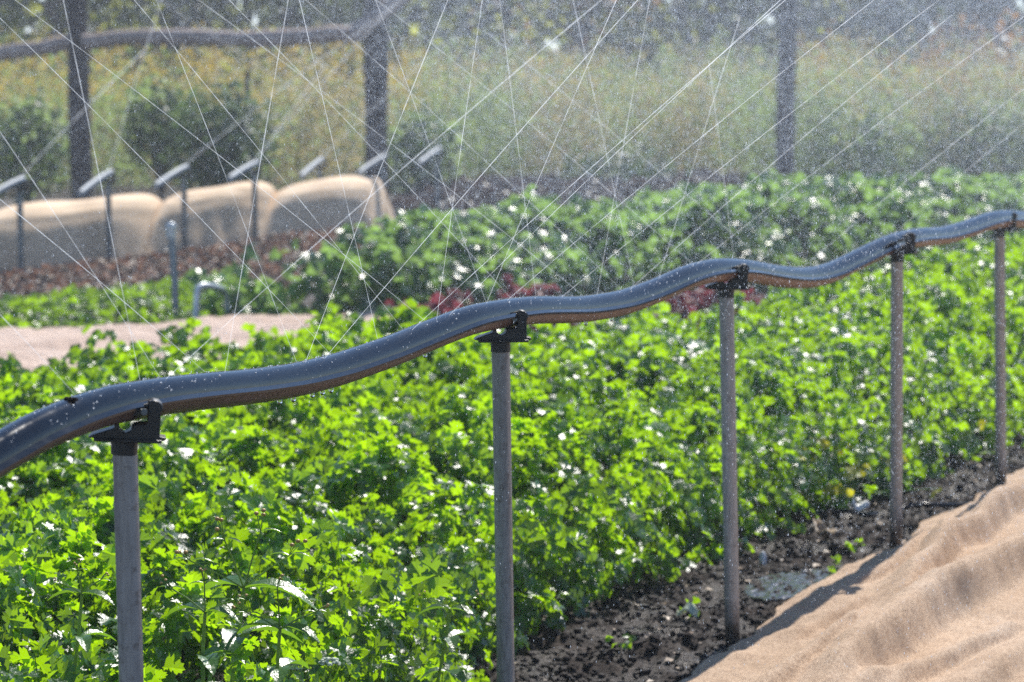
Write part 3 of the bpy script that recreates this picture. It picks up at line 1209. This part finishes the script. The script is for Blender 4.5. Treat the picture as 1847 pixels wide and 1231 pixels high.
def scrap(u, v, w_, l_, label, mat, name, seed, cat):
    rr = random.Random(seed)
    p = on_z(u, v, .01)
    b = MB()
    n1 = 6
    V, Fc = [], []
    for i_ in range(n1 + 1):
        for j in range(4):
            V.append(((i_ / n1 - .5) * l_, (j / 3 - .5) * w_ * (1 - .6 * (abs(i_ / n1 - .5) * 2) ** 2), .012 * math.sin(i_ * 1.1 + seed) + .01 * math.cos(j * 1.7 + seed) + .014))
    for i_ in range(n1):
        for j in range(3):
            q = i_ * 4 + j
            Fc.append([q, q + 1, q + 5, q + 4])
    b.add(V, Fc)
    o = b.build(name, mat, fix=False)
    o.location = p
    o.rotation_euler = (rr.uniform(-.3, .3), rr.uniform(-.3, .3), rr.uniform(0, 3))
    o.modifiers.new('thick', 'SOLIDIFY').thickness = .0015
    tag(o, label, cat)


scrap(1548, 920, .03, .055, 'pale curled scrap on the soil just left of the fourth post', M['white'], 'plastic_scrap', 2, 'scrap')
scrap(1378, 1016, .022, .03, 'small white scrap lying above the puddle', M['white'], 'plastic_scrap', 4, 'scrap')
scrap(1240, 1112, .03, .07, 'pale fallen leaf lying on soil between second and third posts', M['umbel'], 'fallen_leaf', 5, 'leaf')
scrap(1488, 966, .04, .12, 'orange brown dry leaf on the soil above the puddle', M['litter'], 'fallen_leaf', 7, 'leaf')
# seedlings sprouting in the strip
for u_, v_, lab in ((1545, 998, 'tiny green seedling on the soil right of the puddle, nearest the fourth post'), (1512, 1035, 'green seedling tuft sprouting between the puddle and the burlap edge'), (1120, 1172, 'lone green seedling on dark soil right of the second post'), (1245, 1110, 'green seedling beside the pale fallen leaf')):
    p = on_z(u_, v_, 0)
    m_ = 9
    big = Big()
    big.add(*scatter(*LEAF_ONE, np.column_stack([rng.normal(0, .012, m_), rng.normal(0, .012, m_), rng.uniform(.005, .035, m_)]), frames(rng.normal(0, .6, (m_, 3)) + [0, 0, .8], rng.uniform(0, 6.3, m_)), rng.uniform(.012, .028, m_)))
    o = big.build('seedling', M['parsley'])
    o.location = p
    tag(o, lab, 'seedling', 'seedlings on the bare soil')

# ------------------------------------------------------------------ far beds
def leaf_bed(name, poly, n, hf, tmpl, smin, smax, mat, label, cat, updn=.8, expd=.08, edge=.15, plants=None):
    poly = np.asarray(poly)
    lo, hi = poly.min(0), poly.max(0)
    px = rng.uniform(lo[0], hi[0], n * 4)
    py = rng.uniform(lo[1], hi[1], n * 4)
    ok = in_poly(px, py, poly)
    px, py = px[ok][:n], py[ok][:n]
    d = seg_dist(px, py, np.concatenate([poly, poly[:1]]))
    h = hf(px, py) * (1 - np.exp(-(d + edge * .5) / edge))
    if plants:
        pc_, ph_ = plant_centres(poly, plants)
        ix = nearest(px, py, pc_)
        h = h * ph_[ix] - (.5 / plants) * np.minimum(np.hypot(px - pc_[ix, 0], py - pc_[ix, 1]), plants * .8) ** 2
    dep = rng.exponential(expd, len(px))
    dep = np.where(d < .3, dep + rng.random(len(px)) * h, dep)
    P = np.column_stack([px, py, np.maximum(h - dep, .01)])
    big = Big()
    mats = mat if isinstance(mat, list) else [mat]
    pick = rng.integers(0, len(mats), len(px))
    for k in range(len(mats)):
        q = pick == k
        m_ = q.sum()
        big.add(*scatter(*tmpl, P[q], frames(np.abs(rng.normal(0, .65, (m_, 3))) * np.where(rng.random((m_, 3)) < .5, -1, 1) * [1, 1, 0] + np.column_stack([np.zeros((m_, 2)), rng.uniform(.2, 1.2, m_)]), rng.uniform(0, 6.3, m_)), rng.uniform(smin, smax, m_)), k)
    return tag(big.build(name, mats), label, cat, kind='stuff')


MID = [(-1.52, 15.25), (-.55, 15.2), (.1, 15.9), (1.4, 17.2), (3.2, 19.0), (5.6, 21.5), (7, 25.5)] + [tuple(gxy(*p, .4)) for p in ((2000, 312), (1847, 321), (1700, 331), (1400, 346), (1100, 367), (860, 388), (690, 408), (540, 440))] + [(-1.85, 16.0)]
leaf_bed('mid_bed_foliage', MID, 17000, lambda x, y: .46 + .07 * fnoise(x, y, 1.4, 2) + .05 * fnoise(x, y, 4, 5), LEAF_MED, .05, .10, M['midleaf'], 'dark green leafy crop bed with glittering wet leaves behind the hose', 'crop bed', expd=.06, edge=.04, plants=.36)
LET = [gxy(*p) for p in ((-150, 612), (0, 600), (200, 591), (420, 578), (470, 545), (440, 503), (250, 528), (0, 556), (-150, 570))]
leaf_bed('lettuce_leaves', LET, 2600, lambda x, y: .09 + .06 * fnoise(x, y, 3, 4), LEAF_MED, .025, .05, [M['lettuce'], M['lettuce'], M['parsley']], 'low bright green lettuce bed behind the pinkish burlap strip', 'lettuce bed', expd=.03)
RBD = [gxy(*p) for p in ((-150, 580), (0, 556), (250, 528), (420, 515), (480, 540), (640, 500), (740, 425), (670, 415), (560, 418), (470, 437), (255, 468), (0, 498), (-150, 512))]
leaf_bed('red_seedlings', RBD, 9000, lambda x, y: .07 + .05 * fnoise(x, y, 2, 9), LEAF_ONE, .02, .042, [M['redbrown'], M['litter'], M['redbrown'], M['darkbed']], 'reddish brown seedling bed in front of the burlap crop covers', 'seedling bed', expd=.03)
# red leafy plants in the row behind the near bed
REDS = [(735, 588), (762, 582), (790, 575), (830, 562), (935, 545), (975, 548), (955, 588), (990, 586), (1218, 552), (1238, 560), (1262, 548), (1290, 545), (1320, 550), (1340, 556)]
for k, (u_, v_) in enumerate(REDS):
    p = on_z(u_, v_ + 12, .10)
    m_ = 120
    v3 = rng.normal(0, 1, (m_, 3))
    v3 /= np.linalg.norm(v3, axis=1)[:, None]
    v3[:, 2] = np.abs(v3[:, 2])
    big = Big()
    big.add(*scatter(*LEAF_ONE, v3 * rng.uniform(.3, 1, (m_, 1)) * [.17, .17, .21] + [0, 0, .03], frames(v3 + rng.normal(0, .5, (m_, 3)), rng.uniform(0, 6.3, m_)), rng.uniform(.05, .085, m_)))
    o = big.build('red_leaf_plant', M['redleaf'])
    o.location = (p[0], p[1], 0)
    lab = 'crimson leafy plant left of the second post, rising behind the hose' if k < 4 else 'crimson leafy plant behind the hose near the second post bracket' if k < 8 else 'crimson leafy plant under the hose beside the third post'
    tag(o, lab, 'plant', ['red plants left of the second post', 'red plants at the second post', 'red plants by the third post'][0 if k < 4 else 1 if k < 8 else 2])

# ------------------------------------------------------------------ burlap crop covers
CC = [(0, 0), (.04, .14), (.07, .27), (.13, .345), (.26, .40), (.74, .418), (.88, .36), (.94, .19), (.95, 0)]
CE = [(0, 0), (.08, .12), (.18, .23), (.32, .33), (.45, .37), (.5, .385), (.6, .33), (.8, .15), (.95, 0)]


def crop_cover(pa, pb, label, seed, hgt, w_=1.25, taper=(0, 0)):
    A, B = gxy(*pa), gxy(*pb)
    d = B - A
    L = np.linalg.norm(d)
    d /= L
    back = np.array([.12, .993])
    nl, nk = 60, 34
    V = []
    for i_ in range(nl + 1):
        t_ = i_ / nl
        # hoop in the middle carries the cloth, ends sag and pinch
        sag = 1 - .03 * (abs(t_ - .5) * 2) ** 2.2 - taper[0] * max(0, 1 - t_ / .16) ** 2 - taper[1] * max(0, (t_ - .84) / .16) ** 2
        sag += .025 * math.sin(t_ * 9 + seed)
        for j in range(nk + 1):
            a_ = math.pi * j / nk
            e_ = min(1, (max(0, abs(t_ - .5) * 2 - .5) / .5)) ** 1.8
            f_ = j / nk * 8
            k_ = min(7, int(f_))
            f_ -= k_
            pc_ = [(CC[k_][q_] * (1 - f_) + CC[k_ + 1][q_] * f_) * (1 - e_) + (CE[k_][q_] * (1 - f_) + CE[k_ + 1][q_] * f_) * e_ for q_ in (0, 1)]
            zz = pc_[1] * hgt / .415 * sag
            q = A + d * (L * t_) + back * pc_[0] * w_ / .95
            rip = .010 * mnoise.noise(Vector((t_ * 5, j * .25, seed))) + .010 * math.sin(t_ * 31 + seed + j * .05) * max(0, 1 - zz / .3)
            V.append((q[0] + rip, q[1] + rip, max(zz + rip * .5, 0)))
    Fc = []
    m_ = nk + 1
    for i_ in range(nl):
        for j in range(nk):
            q = i_ * m_ + j
            Fc.append([q, q + 1, q + 1 + m_, q + m_])
    b = MB()
    b.add(V, Fc)
    b.f.append(list(range(m_)))
    b.f.append(list(range(nl * m_, nl * m_ + m_))[::-1])
    b.mi += [0, 0]
    o = b.build('crop_cover', M['cover'], origin=(A[0], A[1], 0))
    tag(o, label, 'crop cover', 'burlap covered low tunnels')


crop_cover((-75, 497), (256, 462), 'cream burlap crop cover at the left picture edge, lowest of the three', 1, .415, taper=(.03, .06))
crop_cover((262, 461), (468, 434), 'middle cream burlap crop cover, pinched on both ends', 2, .43, taper=(.06, .04))
crop_cover((472, 433), (676, 415), 'cream burlap crop cover beside the dark log post, sloping at its end', 3, .42, taper=(.08, .6))
# loose cloth by the log post
scrap(712, 372, .35, .5, 'pale crumpled cloth lying at the foot of the middle log post', M['burlap_pink'], 'cloth_scrap', 9, 'cloth')

# ------------------------------------------------------------------ far hose row
FP = [(38, 335, 490), (197, 322, 470), (333, 312, 455), (460, 303, 440), (578, 296, 412), (690, 290, 400), (790, 276, 392)]
ORD = ['at the left picture edge', 'before the leftmost crop cover', 'before the middle cover', 'between middle and right covers', 'before the right crop cover', 'beside the dark log post', 'standing last, right of the log post']
FT, STAKES = [], []
for k, (u_, vt, vb) in enumerate(FP):
    base = on_z(u_, vb, 0)
    dpt = np.dot(base - CAM, FWD)
    top = at_depth(u_, vt + 8, dpt)
    FT.append(top)
    STAKES.append(None)
    root = empty('hose_stake', (base[0], base[1], 0), 'dark far stake ' + ORD[k] + ', with a pale bar for lit hose', 'post', 'far stakes with pale bars for lit hose')
    STAKES[-1] = root
    b = MB()
    b.tube([(0, 0, -.02), (0, 0, top[2])], .021, 12)
    b.build('pipe', M['grey_pipe'], root)
    b = MB()
    b.extrude([(-.05, 0), (.055, 0), (.055, .03), (.05, .06), (.035, .06), (.03, .028), (-.02, .02)], -.03, .03)
    o = b.build('bracket', M['bracket'], root)
    o.location = (0, 0, top[2])
FT = np.array(FT)
row = FT[-1] - FT[0]
row[2] = 0
row /= np.linalg.norm(row)
BAR = MB()  # lit rises of the far hose, built as separate pale bars
tq = np.linspace(0, 1, 14)
BAR.tube(np.column_stack([-row[0] * .50 * tq + row[0] * .05, -row[1] * .50 * tq + row[1] * .05, .052 - .115 * tq ** 1.25]), .0235, 14)
bar0 = None
for k, st_ in enumerate(STAKES):
    if bar0 is None:
        bar0 = BAR.build('hose_rise_bar', M['hose_glint_bar'], st_)
        bo = bar0
    else:
        bo = bar0.copy()
        COL.objects.link(bo)
        bo.parent = st_
    bo.location = (0, 0, FT[k][2] + .02)
    bo.rotation_euler = (rad(R.uniform(-2, 2)), 0, rad(R.uniform(-5, 5)))

# standing irrigation pipes
def riser(pts, r, mat, label, cap=None):
    pts = np.array(pts)
    root = empty('riser_pipe', (pts[0][0], pts[0][1], 0), label, 'pipe')
    org = np.array([pts[0][0], pts[0][1], 0])
    b = MB()
    b.tube(pts - org, r, 14)
    b.build('pipe', mat, root)
    if cap is not None:
        b = MB()
        c_ = np.array(cap) - org
        b.tube([c_ + [0, 0, -.05], c_ + [0, 0, .012]], r * 1.35, 14)
        b.ball(c_ + [0, 0, .012], r * 1.33, 14, 8, (1, 1, .8))
        b.build('cap', M['pale_pipe'], root)


p0 = on_z(318, 577, 0)
dd = np.dot(p0 - CAM, FWD)
p1 = at_depth(308, 412, dd)
riser([p0 + [0, 0, -.02], p0 * .6 + p1 * .4 + [.004, 0, 0], p1], .021, M['grey_pipe'], 'dark upright pipe with shining pale cap standing before the middle crop cover', cap=p1)
p0 = on_z(352, 582, 0)
dd = np.dot(p0 - CAM, FWD)
E = [at_depth(356, 530, dd), at_depth(358, 519, dd), at_depth(366, 515, dd + .02), at_depth(385, 517, dd + .1), at_depth(403, 522, dd + .2), at_depth(409, 530, dd + .22), at_depth(410, 570, dd + .24)]
riser([p0 + [0, 0, -.02]] + E, .018, M['pale_pipe'], 'short pale bent pipe hooping over beside the taller dark capped pipe')

# ------------------------------------------------------------------ log fence
fence = empty('log_fence', (*gxy(145, 372), 0), 'dark rough log fence with tall posts and a thick bowed top rail', 'fence')
fo = np.array([*gxy(145, 372), 0])


def log(name, pts, r, mat, wob=.02):
    pts = np.array(pts, float)
    tq = np.linspace(0, len(pts) - 1, 26)
    c_ = np.column_stack([np.interp(tq, range(len(pts)), pts[:, k]) for k in range(3)])
    for k in range(3):
        c_[:, k] = smooth1(c_[:, k], 5)
        c_[:, k] += [wob * mnoise.noise(Vector((q * .5, k * 7, r * 90))) for q in tq * 3]
    rr = r * (1 + .12 * np.array([mnoise.noise(Vector((q * 2.2, 3, r * 50))) for q in tq]))
    b = MB()
    b.tube(c_ - fo, rr, 16)
    return b.build(name, mat, fence)


def fpost(u_, vb, lean=0, h=2.6):
    p = on_z(u_, vb, 0)
    return p, p + np.array([lean, 0, h])


a1, a2 = fpost(148, 372, -.02)
b1, b2 = fpost(682, 390, -.03)
c1, c2 = fpost(1415, 338, .03)
log('post', [a1, a2], .105, M['bark'])
log('post', [b1, (b1 + b2) / 2 + [.0, 0, 0], b2], .105, M['bark'])
log('post', [c1, c2], .105, M['bark'])
da, db = a1[1], b1[1]
log('rail', [at_depth(-160, 135, da + .5), at_depth(-40, 103, da + .2), at_depth(50, 90, da - .1), at_depth(130, 76, da - .15)], .072, M['rail'])
log('rail', [at_depth(150, 76, da - .25), at_depth(240, 66, da - .3), at_depth(400, 70, (da + db) / 2 - .2), at_depth(560, 68, db - .1), at_depth(650, 58, db - .2)], .074, M['rail'])
log('rail', [at_depth(630, 66, db - .35), at_depth(700, 14, db - .3), at_depth(790, -55, db - .2), at_depth(900, -130, db)], .075, M['rail'])

# ------------------------------------------------------------------ wild growth behind
def weeds(name, n, xr, yr, hmin, hmax, mats, weights, label, cat, top_mats=None, lsize=(.028, .06)):
    """tall stalks of leaves with flowering tops; one mass"""
    big = Big()
    nst = n
    bx = rng.uniform(*xr, nst)
    by = rng.uniform(*yr, nst)
    hh = rng.uniform(hmin, hmax, nst) * (1 + .20 * fnoise(bx, by, .9, 3) + .12 * fnoise(bx, by, 2.5, 6))
    per = 54
    t_ = np.tile(np.linspace(.03, 1, per), nst) + rng.uniform(-.02, .02, nst * per)
    X = np.repeat(bx, per)
    Yv = np.repeat(by, per)
    H = np.repeat(hh, per)
    w_ = .11 * (1.15 - t_ * .6)
    P = np.column_stack([X + rng.normal(0, 1, len(X)) * w_ + .10 * t_ ** 2 * np.repeat(rng.normal(0, 1, nst), per), Yv + rng.normal(0, 1, len(X)) * w_, t_ * H])
    sid = np.repeat(np.clip(((fnoise(bx, by, .8, 5) * 1.3 + .5 + rng.normal(0, .18, nst)) > weights[0]).astype(int), 0, len(mats) - 1), per)
    top = t_ > .80
    flw = np.repeat(rng.random(nst) < .85, per) & top & (rng.random(len(t_)) < .75)
    nm = frames(rng.normal(0, .7, (len(X), 3)) + [0, -.1, .6], rng.uniform(0, 6.3, len(X)))
    S = rng.uniform(*lsize, len(X))
    allm = list(mats)
    for k in range(len(mats)):
        q = (sid == k) & ~flw
        if q.any():
            big.add(*scatter(*LEAF_QUAD, P[q], nm[q], S[q]), k)
    if top_mats:
        fl_pick = np.repeat(np.clip(((fnoise(bx, by, 1.1, 9) * 1.2 + .5 + rng.normal(0, .15, nst)) * len(top_mats)).astype(int), 0, len(top_mats) - 1), per)
        for k in range(len(top_mats)):
            q = flw & (fl_pick == k)
            allm.append(top_mats[k])
            if q.any():
                big.add(*scatter(*LEAF_QUAD, P[q], nm[q], S[q] * .9), len(allm) - 1)
    return tag(big.build(name, allm), label, cat, kind='stuff')


weeds('tall_weeds', 1150, (-8.2, -1.0), (30, 35.5), 1.0, 1.66, [M['weed_green'], M['weed_olive']], [.6, .4], 'tall wild weeds with yellow flowering tops behind the log fence', 'weeds', [M['weed_yellow'], M['weed_yellow'], M['weed_olive']])
weeds('tall_grasses', 1000, (-1.2, 3.8), (32.3, 37), 1.0, 1.62, [M['weed_green'], M['weed_olive']], [.75, .25], 'olive green wild grasses seen through the thick spray', 'weeds', [M['weed_olive'], M['weed_green'], M['weed_olive']])
weeds('autumn_weeds', 1200, (3.5, 9.5), (33, 38), 1.05, 1.7, [M['weed_green'], M['weed_olive']], [.55, .45], 'wild weeds with orange brown tops behind the right log post', 'weeds', [M['weed_orange'], M['weed_yellow'], M['weed_olive']])


def shrub(u, v, d, rx, rz, label, mats, nleaf=900, name='shrub', ls=(.06, .11), cat='shrub', grp=None):
    c_ = at_depth(u, v, d)
    root = empty(name, (c_[0], c_[1], 0), label, cat, grp)
    v3 = rng.normal(0, 1, (nleaf, 3))
    v3 /= np.linalg.norm(v3, axis=1)[:, None]
    lump = 1 + .25 * np.array([mnoise.noise(Vector(tuple(q * 2.2))) for q in v3 + c_[None]])
    P = v3 * (rng.random((nleaf, 1)) ** .4) * lump[:, None] * [rx, rx, rz]
    P[:, 2] = np.maximum(P[:, 2] + c_[2], .03)
    big = Big()
    k = rng.integers(0, len(mats), nleaf)
    nm = frames(v3 + rng.normal(0, .6, (nleaf, 3)), rng.uniform(0, 6.3, nleaf))
    S = rng.uniform(*ls, nleaf)
    for j in range(len(mats)):
        q = k == j
        big.add(*scatter(*LEAF_QUAD, P[q], nm[q], S[q]), j)
    big.build('leaves', mats, root)
    st = MB()
    for j in range(5):
        e = np.array([R.uniform(-rx, rx) * .5, R.uniform(-rx, rx) * .5, c_[2] + rz * .3])
        st.tube([(0, 0, 0), e * .5 + [0, 0, .05], e], [.02, .014, .008], 6)
    st.build('stems', M['bark'], root)


shrub(400, 268, 27.5, .55, .62, 'dark rounded shrub behind the middle crop cover', [M['shrub_leaf']], 1800)
shrub(290, 230, 28.4, .4, .5, 'grey green bush left of the dark rounded shrub', [M['shrub_leaf'], M['weed_green']], 1100)
shrub(50, 265, 27.6, .5, .5, 'green bush behind the leftmost crop cover, left of the log post', [M['weed_green'], M['shrub_leaf']], 1300)
shrub(760, 285, 28.6, .45, .5, 'low dark bush right of the middle log post', [M['shrub_leaf'], M['weed_green']], 1100)
shrub(1120, 330, 30, .7, .35, 'low dark bush in shade behind the mid crop bed', [M['shrub_leaf'], M['tree_leaf']], 1300)
shrub(1560, 290, 33, .8, .55, 'broad dark bush right of the right log post', [M['shrub_leaf'], M['weed_green']], 1500)
shrub(1760, 270, 34, .8, .6, 'dark bush at the far right below the orange weeds', [M['shrub_leaf']], 1400)

# thin dark stakes in the weeds
for u_, v0, v1, d, lab in ((447, 128, 330, 27.8, 'thin dark stake among yellow weeds between the two left log posts'), (322, -40, 75, 41, None)):
    if lab:
        p = at_depth(u_, v1, d)
        b = MB()
        h_ = at_depth(u_, v0, d)[2]
        b.tube([(0, 0, 0), (.01, 0, h_ * .5), (0, 0, h_)], [.03, .026, .022], 8)
        o = b.build('stake', M['bark'])
        o.location = (p[0], p[1], 0)
        tag(o, lab, 'stake')


# low dark bed behind the mid bed
DKB = [gxy(*p) for p in ((700, 396), (900, 382), (1100, 368), (1340, 352), (1340, 330), (1100, 338), (900, 346), (720, 356))]
leaf_bed('dark_leaf_bed', DKB, 5000, lambda x, y: .16 + .06 * fnoise(x, y, 1.4, 2), LEAF_QUAD, .06, .11, M['darkbed'], 'low dark purplish leafy bed behind the mid crop bed', 'crop bed', expd=.05)


def tree(name, x, y, h, cr, mats, wts, label, seed, low=.25, trunk=.14, nleaf=2600, ls=(.09, .19)):
    rr = np.random.default_rng(seed)
    root = empty(name, (x, y, 0), label, 'tree', 'trees at the back of the field')
    st = MB()
    pts = [(0, 0, -.1), (rr.normal(0, .08), 0, h * .3), (rr.normal(0, .15), rr.normal(0, .1), h * .65), (rr.normal(0, .2), 0, h * .92)]
    st.tube(pts, [trunk, trunk * .8, trunk * .5, trunk * .15], 10)
    ctr = []
    for k in range(26):
        zz = h * (low / h + (1 - low / h) * (k + .5) / 26)
        a_ = rr.uniform(0, 6.28)
        prof_ = math.sin(math.pi * min(1, max(.12, (zz - low) / (h - low) * .75 + .22))) ** .6
        q = cr * prof_ * rr.uniform(.35, 1)
        e = np.array([q * math.cos(a_), q * math.sin(a_), zz])
        s0 = np.array([0, 0, max(.2, zz - q * .5)])
        st.tube([s0, (s0 + e) / 2 + [0, 0, .08], e], [trunk * .3, trunk * .2, trunk * .06], 6)
        ctr.append(e)
    st.build('trunk', M['bark'], root)
    ctr = np.array(ctr)
    ci = rr.integers(0, len(ctr), nleaf)
    g = rr.normal(0, 1, (nleaf, 3))
    P = ctr[ci] + g * [.38, .38, .26] * (cr / 1.6)
    P[:, 2] = np.maximum(P[:, 2], .1)
    k = rr.choice(len(mats), len(ctr), p=wts)[ci]
    nm = frames(rr.normal(0, .8, (nleaf, 3)) + [0, 0, .6], rr.uniform(0, 6.3, nleaf))
    S = rr.uniform(*ls, nleaf)
    big = Big()
    for j in range(len(mats)):
        q = k == j
        if q.any():
            big.add(*scatter(*LEAF_QUAD, P[q], nm[q], S[q]), j)
    big.build('crown', mats, root)


TL, TG, TO = M['tree_leaf'], M['tree_light'], M['tree_orange']
TREES = [(-8.4, 43, 5.4, [.8, .2, 0], 'dark leafy tree at the far left behind the yellow weeds'),
         (-6.6, 42, 5.2, [.55, .45, 0], 'mottled green tree rising behind the left log post'),
         (-5.0, 44, 5.8, [.25, .75, 0], 'pale yellow green tree between left and middle log posts'),
         (-3.4, 43, 5.4, [.95, .05, 0], 'very dark tree behind the bowed top rail'),
         (-1.5, 42, 5.6, [.15, .85, 0], 'light green tree just right of the middle log post'),
         (-.2, 45, 6.0, [1, 0, 0], 'dark conifer-like tree right of the light green tree'),
         (1.0, 43, 5.0, [.3, .35, .35], 'tree with orange autumn leaves near the top middle'),
         (2.7, 45, 5.8, [.95, .05, 0], 'dark tree left of the right log post'),
         (4.4, 44, 5.8, [.9, .1, 0], 'dark tree right behind the right log post'),
         (5.9, 45, 5.4, [.55, .3, .15], 'mixed green and orange tree in heavy spray at right'),
         (7.4, 44, 5.6, [.8, .1, .1], 'dark tree near the right picture corner'),
         (9.0, 43, 5.2, [.7, .1, .2], 'rightmost dark tree with a few orange leaves')]
for k, (x, y, h, wt, lab) in enumerate(TREES):
    tree('broadleaf_tree', x, y, h, 1.7, [TL, TG, TO], wt, lab, 100 + k)
# the wood behind: one mass
n = 15000
P = np.column_stack([rng.uniform(-17, 17, n), rng.uniform(52, 58, n), rng.uniform(0, 8.5, n)])
big = Big()
big.add(*scatter(*LEAF_QUAD, P, frames(rng.normal(0, .7, (n, 3)) + [0, -.5, .6], rng.uniform(0, 6.3, n)), rng.uniform(.4, .8, n)))
tag(big.build('far_woods', TL), 'dark mass of woods closing the view behind the single trees', 'woods', kind='stuff')

# ------------------------------------------------------------------ water jets
def tangent_at(i_):
    i0, i1 = max(0, i_ - 12), min(len(hose) - 1, i_ + 12)
    t_ = hose[i1] - hose[i0]
    t_[2] = 0
    return t_ / np.linalg.norm(t_)


def jet(origin, tgt_px, nrm, r0, r1, over=1.35, bow=.03, seed=0):
    rr = random.Random(seed)
    end = on_plane(*tgt_px, origin, nrm)
    D = end - origin
    L = np.linalg.norm(D)
    s_ = np.linspace(0, over, 60)
    pts = origin[None] + D[None] * s_[:, None]
    pts[:, 2] += bow * L * s_ * (1 - s_)
    rr_ = (r0 + (r1 - r0) * (s_ / over)) * (1 + .18 * np.array([mnoise.noise(Vector((q * 40, seed, 0))) for q in s_]))
    b = MB()
    b.tube(pts - origin, rr_, 6)
    o = b.build('water_jet', M['jet'])
    o.location = origin
    return o


JR = [(288, (1085, 0)), (575, (1137, 15)), (732, (1417, 0)), (800, (1397, 10)), (1005, (1694, 0)), (1130, (1560, 155)), (1250, (1847, 30)), (1440, (1847, 160)), (1600, (1847, 222)), (905, (1500, 60))]
JRS = [(395, (520, 0)), (540, (808, 0)), (780, (870, 0)), (870, (1100, 27)), (1070, (1170, 10)), (1180, (1297, 150))]
JL = [(775, (27, 0)), (605, (0, 33)), (735, (242, 0)), (930, (413, 0)), (1060, (440, 60)), (1255, (801, 97)), (385, (0, 360)), (150, (0, 568)), (300, (0, 238)), (1390, (1000, 155)), (1130, (620, 60))]
JLS = [(545, (282, 0)), (690, (540, 0)), (262, (114, 0)), (885, (694, 44)), (975, (915, 107)), (1150, (1060, 120)), (1330, (1290, 200))]
NTH = ['first', 'second', 'third', 'fourth', 'fifth', 'sixth', 'seventh', 'eighth', 'ninth', 'tenth', 'eleventh', 'twelfth']
sd_ = 0
for lst, txt in ((JR, 'slanting jets leaning right'), (JRS, 'steep jets leaning right'), (JL, 'slanting jets leaning left'), (JLS, 'steep jets leaning left')):
    for k, (u0, tgt) in enumerate(sorted(lst)):
        sd_ += 1
        i_ = int(np.argmin(abs(uu - u0)))
        side = 1 if tgt[0] > u0 else -1
        org = hose[i_] + np.array([side * .008, 0, HR - .003])
        o = jet(org, tgt, tangent_at(i_), .0004, .0009, seed=sd_)
        tag(o, '%s of the %s from the near hose, counted from the thickest post' % (NTH[k], txt), 'water jet', 'water jets from the near hose')
ft = row
FJ = [(336, (620, 77), 'broad blurred'), (405, (554, 161), 'faint blurred'), (181, (285, 17), 'narrow blurred'), (600, (855, 34), 'long blurred'), (60, (200, 150), 'low blurred'), (640, (380, 60), 'left leaning blurred'), (760, (590, 120), 'faint left leaning'), (470, (700, 20), 'high blurred')]
for k, (u0, tgt, wd) in enumerate(FJ):
    i_ = int(np.argmin([abs(q[0] - u0) for q in FP]))
    org = FT[i_] + np.array([0, 0, .09])
    o = jet(org, tgt, ft, .0022, .0042, seed=60 + k)
    tag(o, '%s water jet rising from the far hose bars, %s of eight from left' % (wd, NTH[sorted(q[0] for q in FJ).index(u0)]), 'water jet', 'water jets from the far hose')

# ------------------------------------------------------------------ falling spray
OCT = (np.array([(1, 0, 0), (-.5, .87, 0), (-.5, -.87, 0), (0, 0, 4.0), (0, 0, -4.0)], float), np.array([[0, 1, 3], [1, 2, 3], [2, 0, 3], [1, 0, 4], [2, 1, 4], [0, 2, 4]]))
n = 5000000
dz = (rng.uniform(3.9 ** 2.3, 24 ** 2.3, n)) ** (1 / 2.3)
fx = rng.uniform(-.26, .26, n)
fy = rng.uniform(-.15, .15, n)
P = CAM[None] + dz[:, None] * (FWD[None] + fx[:, None] * RIGHT[None] + fy[:, None] * UP[None])
# thicker towards the right and upwards, thin near the first post
keep = .16 + .84 / (1 + np.exp(-(fx * 24 + .4)))
keep *= .3 + .7 / (1 + np.exp(-(P[:, 2] - 1.0) * 4))
keep *= np.clip((dz - 3.6) / 3.5, .05, 1)
# drifting veils: the spray gathers in sheets
veil = np.sin(P[:, 0] * 2.1 + P[:, 2] * 1.7 + 1.3 * np.sin(P[:, 1] * .6)) + np.sin(P[:, 1] * .9 - P[:, 0] * 1.1 + 2.2 * np.sin(P[:, 2] * 1.9)) + np.sin(P[:, 2] * 3.1 + P[:, 0] * 3.3 + P[:, 1] * .5)
keep *= np.clip(.72 + .34 * veil, .15, 1.7)
ok = (rng.random(n) < keep) & (P[:, 2] > .05) & (P[:, 2] < 3.5)
P = P[ok]
dz = dz[ok]
m_ = len(P)
S = (.00026 + .0005 * rng.random(m_) ** 4) * np.clip(.5 + .085 * dz, 0, 2.4)
tilt = rng.normal(0, .05, (m_, 3)) + [.02, 0, 1]
big = Big()
big.add(*scatter(*OCT, P, frames(tilt, rng.uniform(0, 6.3, m_)), S))
tag(big.build('water_spray', M['spray']), 'fine white water drops falling all around the hose', 'water spray', kind='stuff')
print('drops', m_)

# ------------------------------------------------------------------ mist
USE_HAZE = True
if USE_HAZE:
    b = MB()
    x0, x1, y0, y1, z0, z1 = -450, 450, -60, 650, -1.1, 9.6
    b.add([(x0, y0, z0), (x1, y0, z0), (x1, y1, z0), (x0, y1, z0), (x0, y0, z1), (x1, y0, z1), (x1, y1, z1), (x0, y1, z1)], [[0, 3, 2, 1], [4, 5, 6, 7], [0, 1, 5, 4], [1, 2, 6, 5], [2, 3, 7, 6], [3, 0, 4, 7]])
    a = bpy.data.materials.new('haze_air')
    a.use_nodes = True
    t = a.node_tree
    t.nodes.remove(t.nodes['Principled BSDF'])
    pv = t.nodes.new('ShaderNodeVolumePrincipled')
    pv.inputs['Color'].default_value = (.86, .92, 1, 1)
    pv.inputs['Density'].default_value = .0020
    pv.inputs['Anisotropy'].default_value = .35
    t.links.new(pv.outputs[0], t.nodes['Material Output'].inputs['Volume'])
    tag(b.build('haze', a, smooth=False), 'pale water mist hanging over the field', 'mist', kind='stuff')
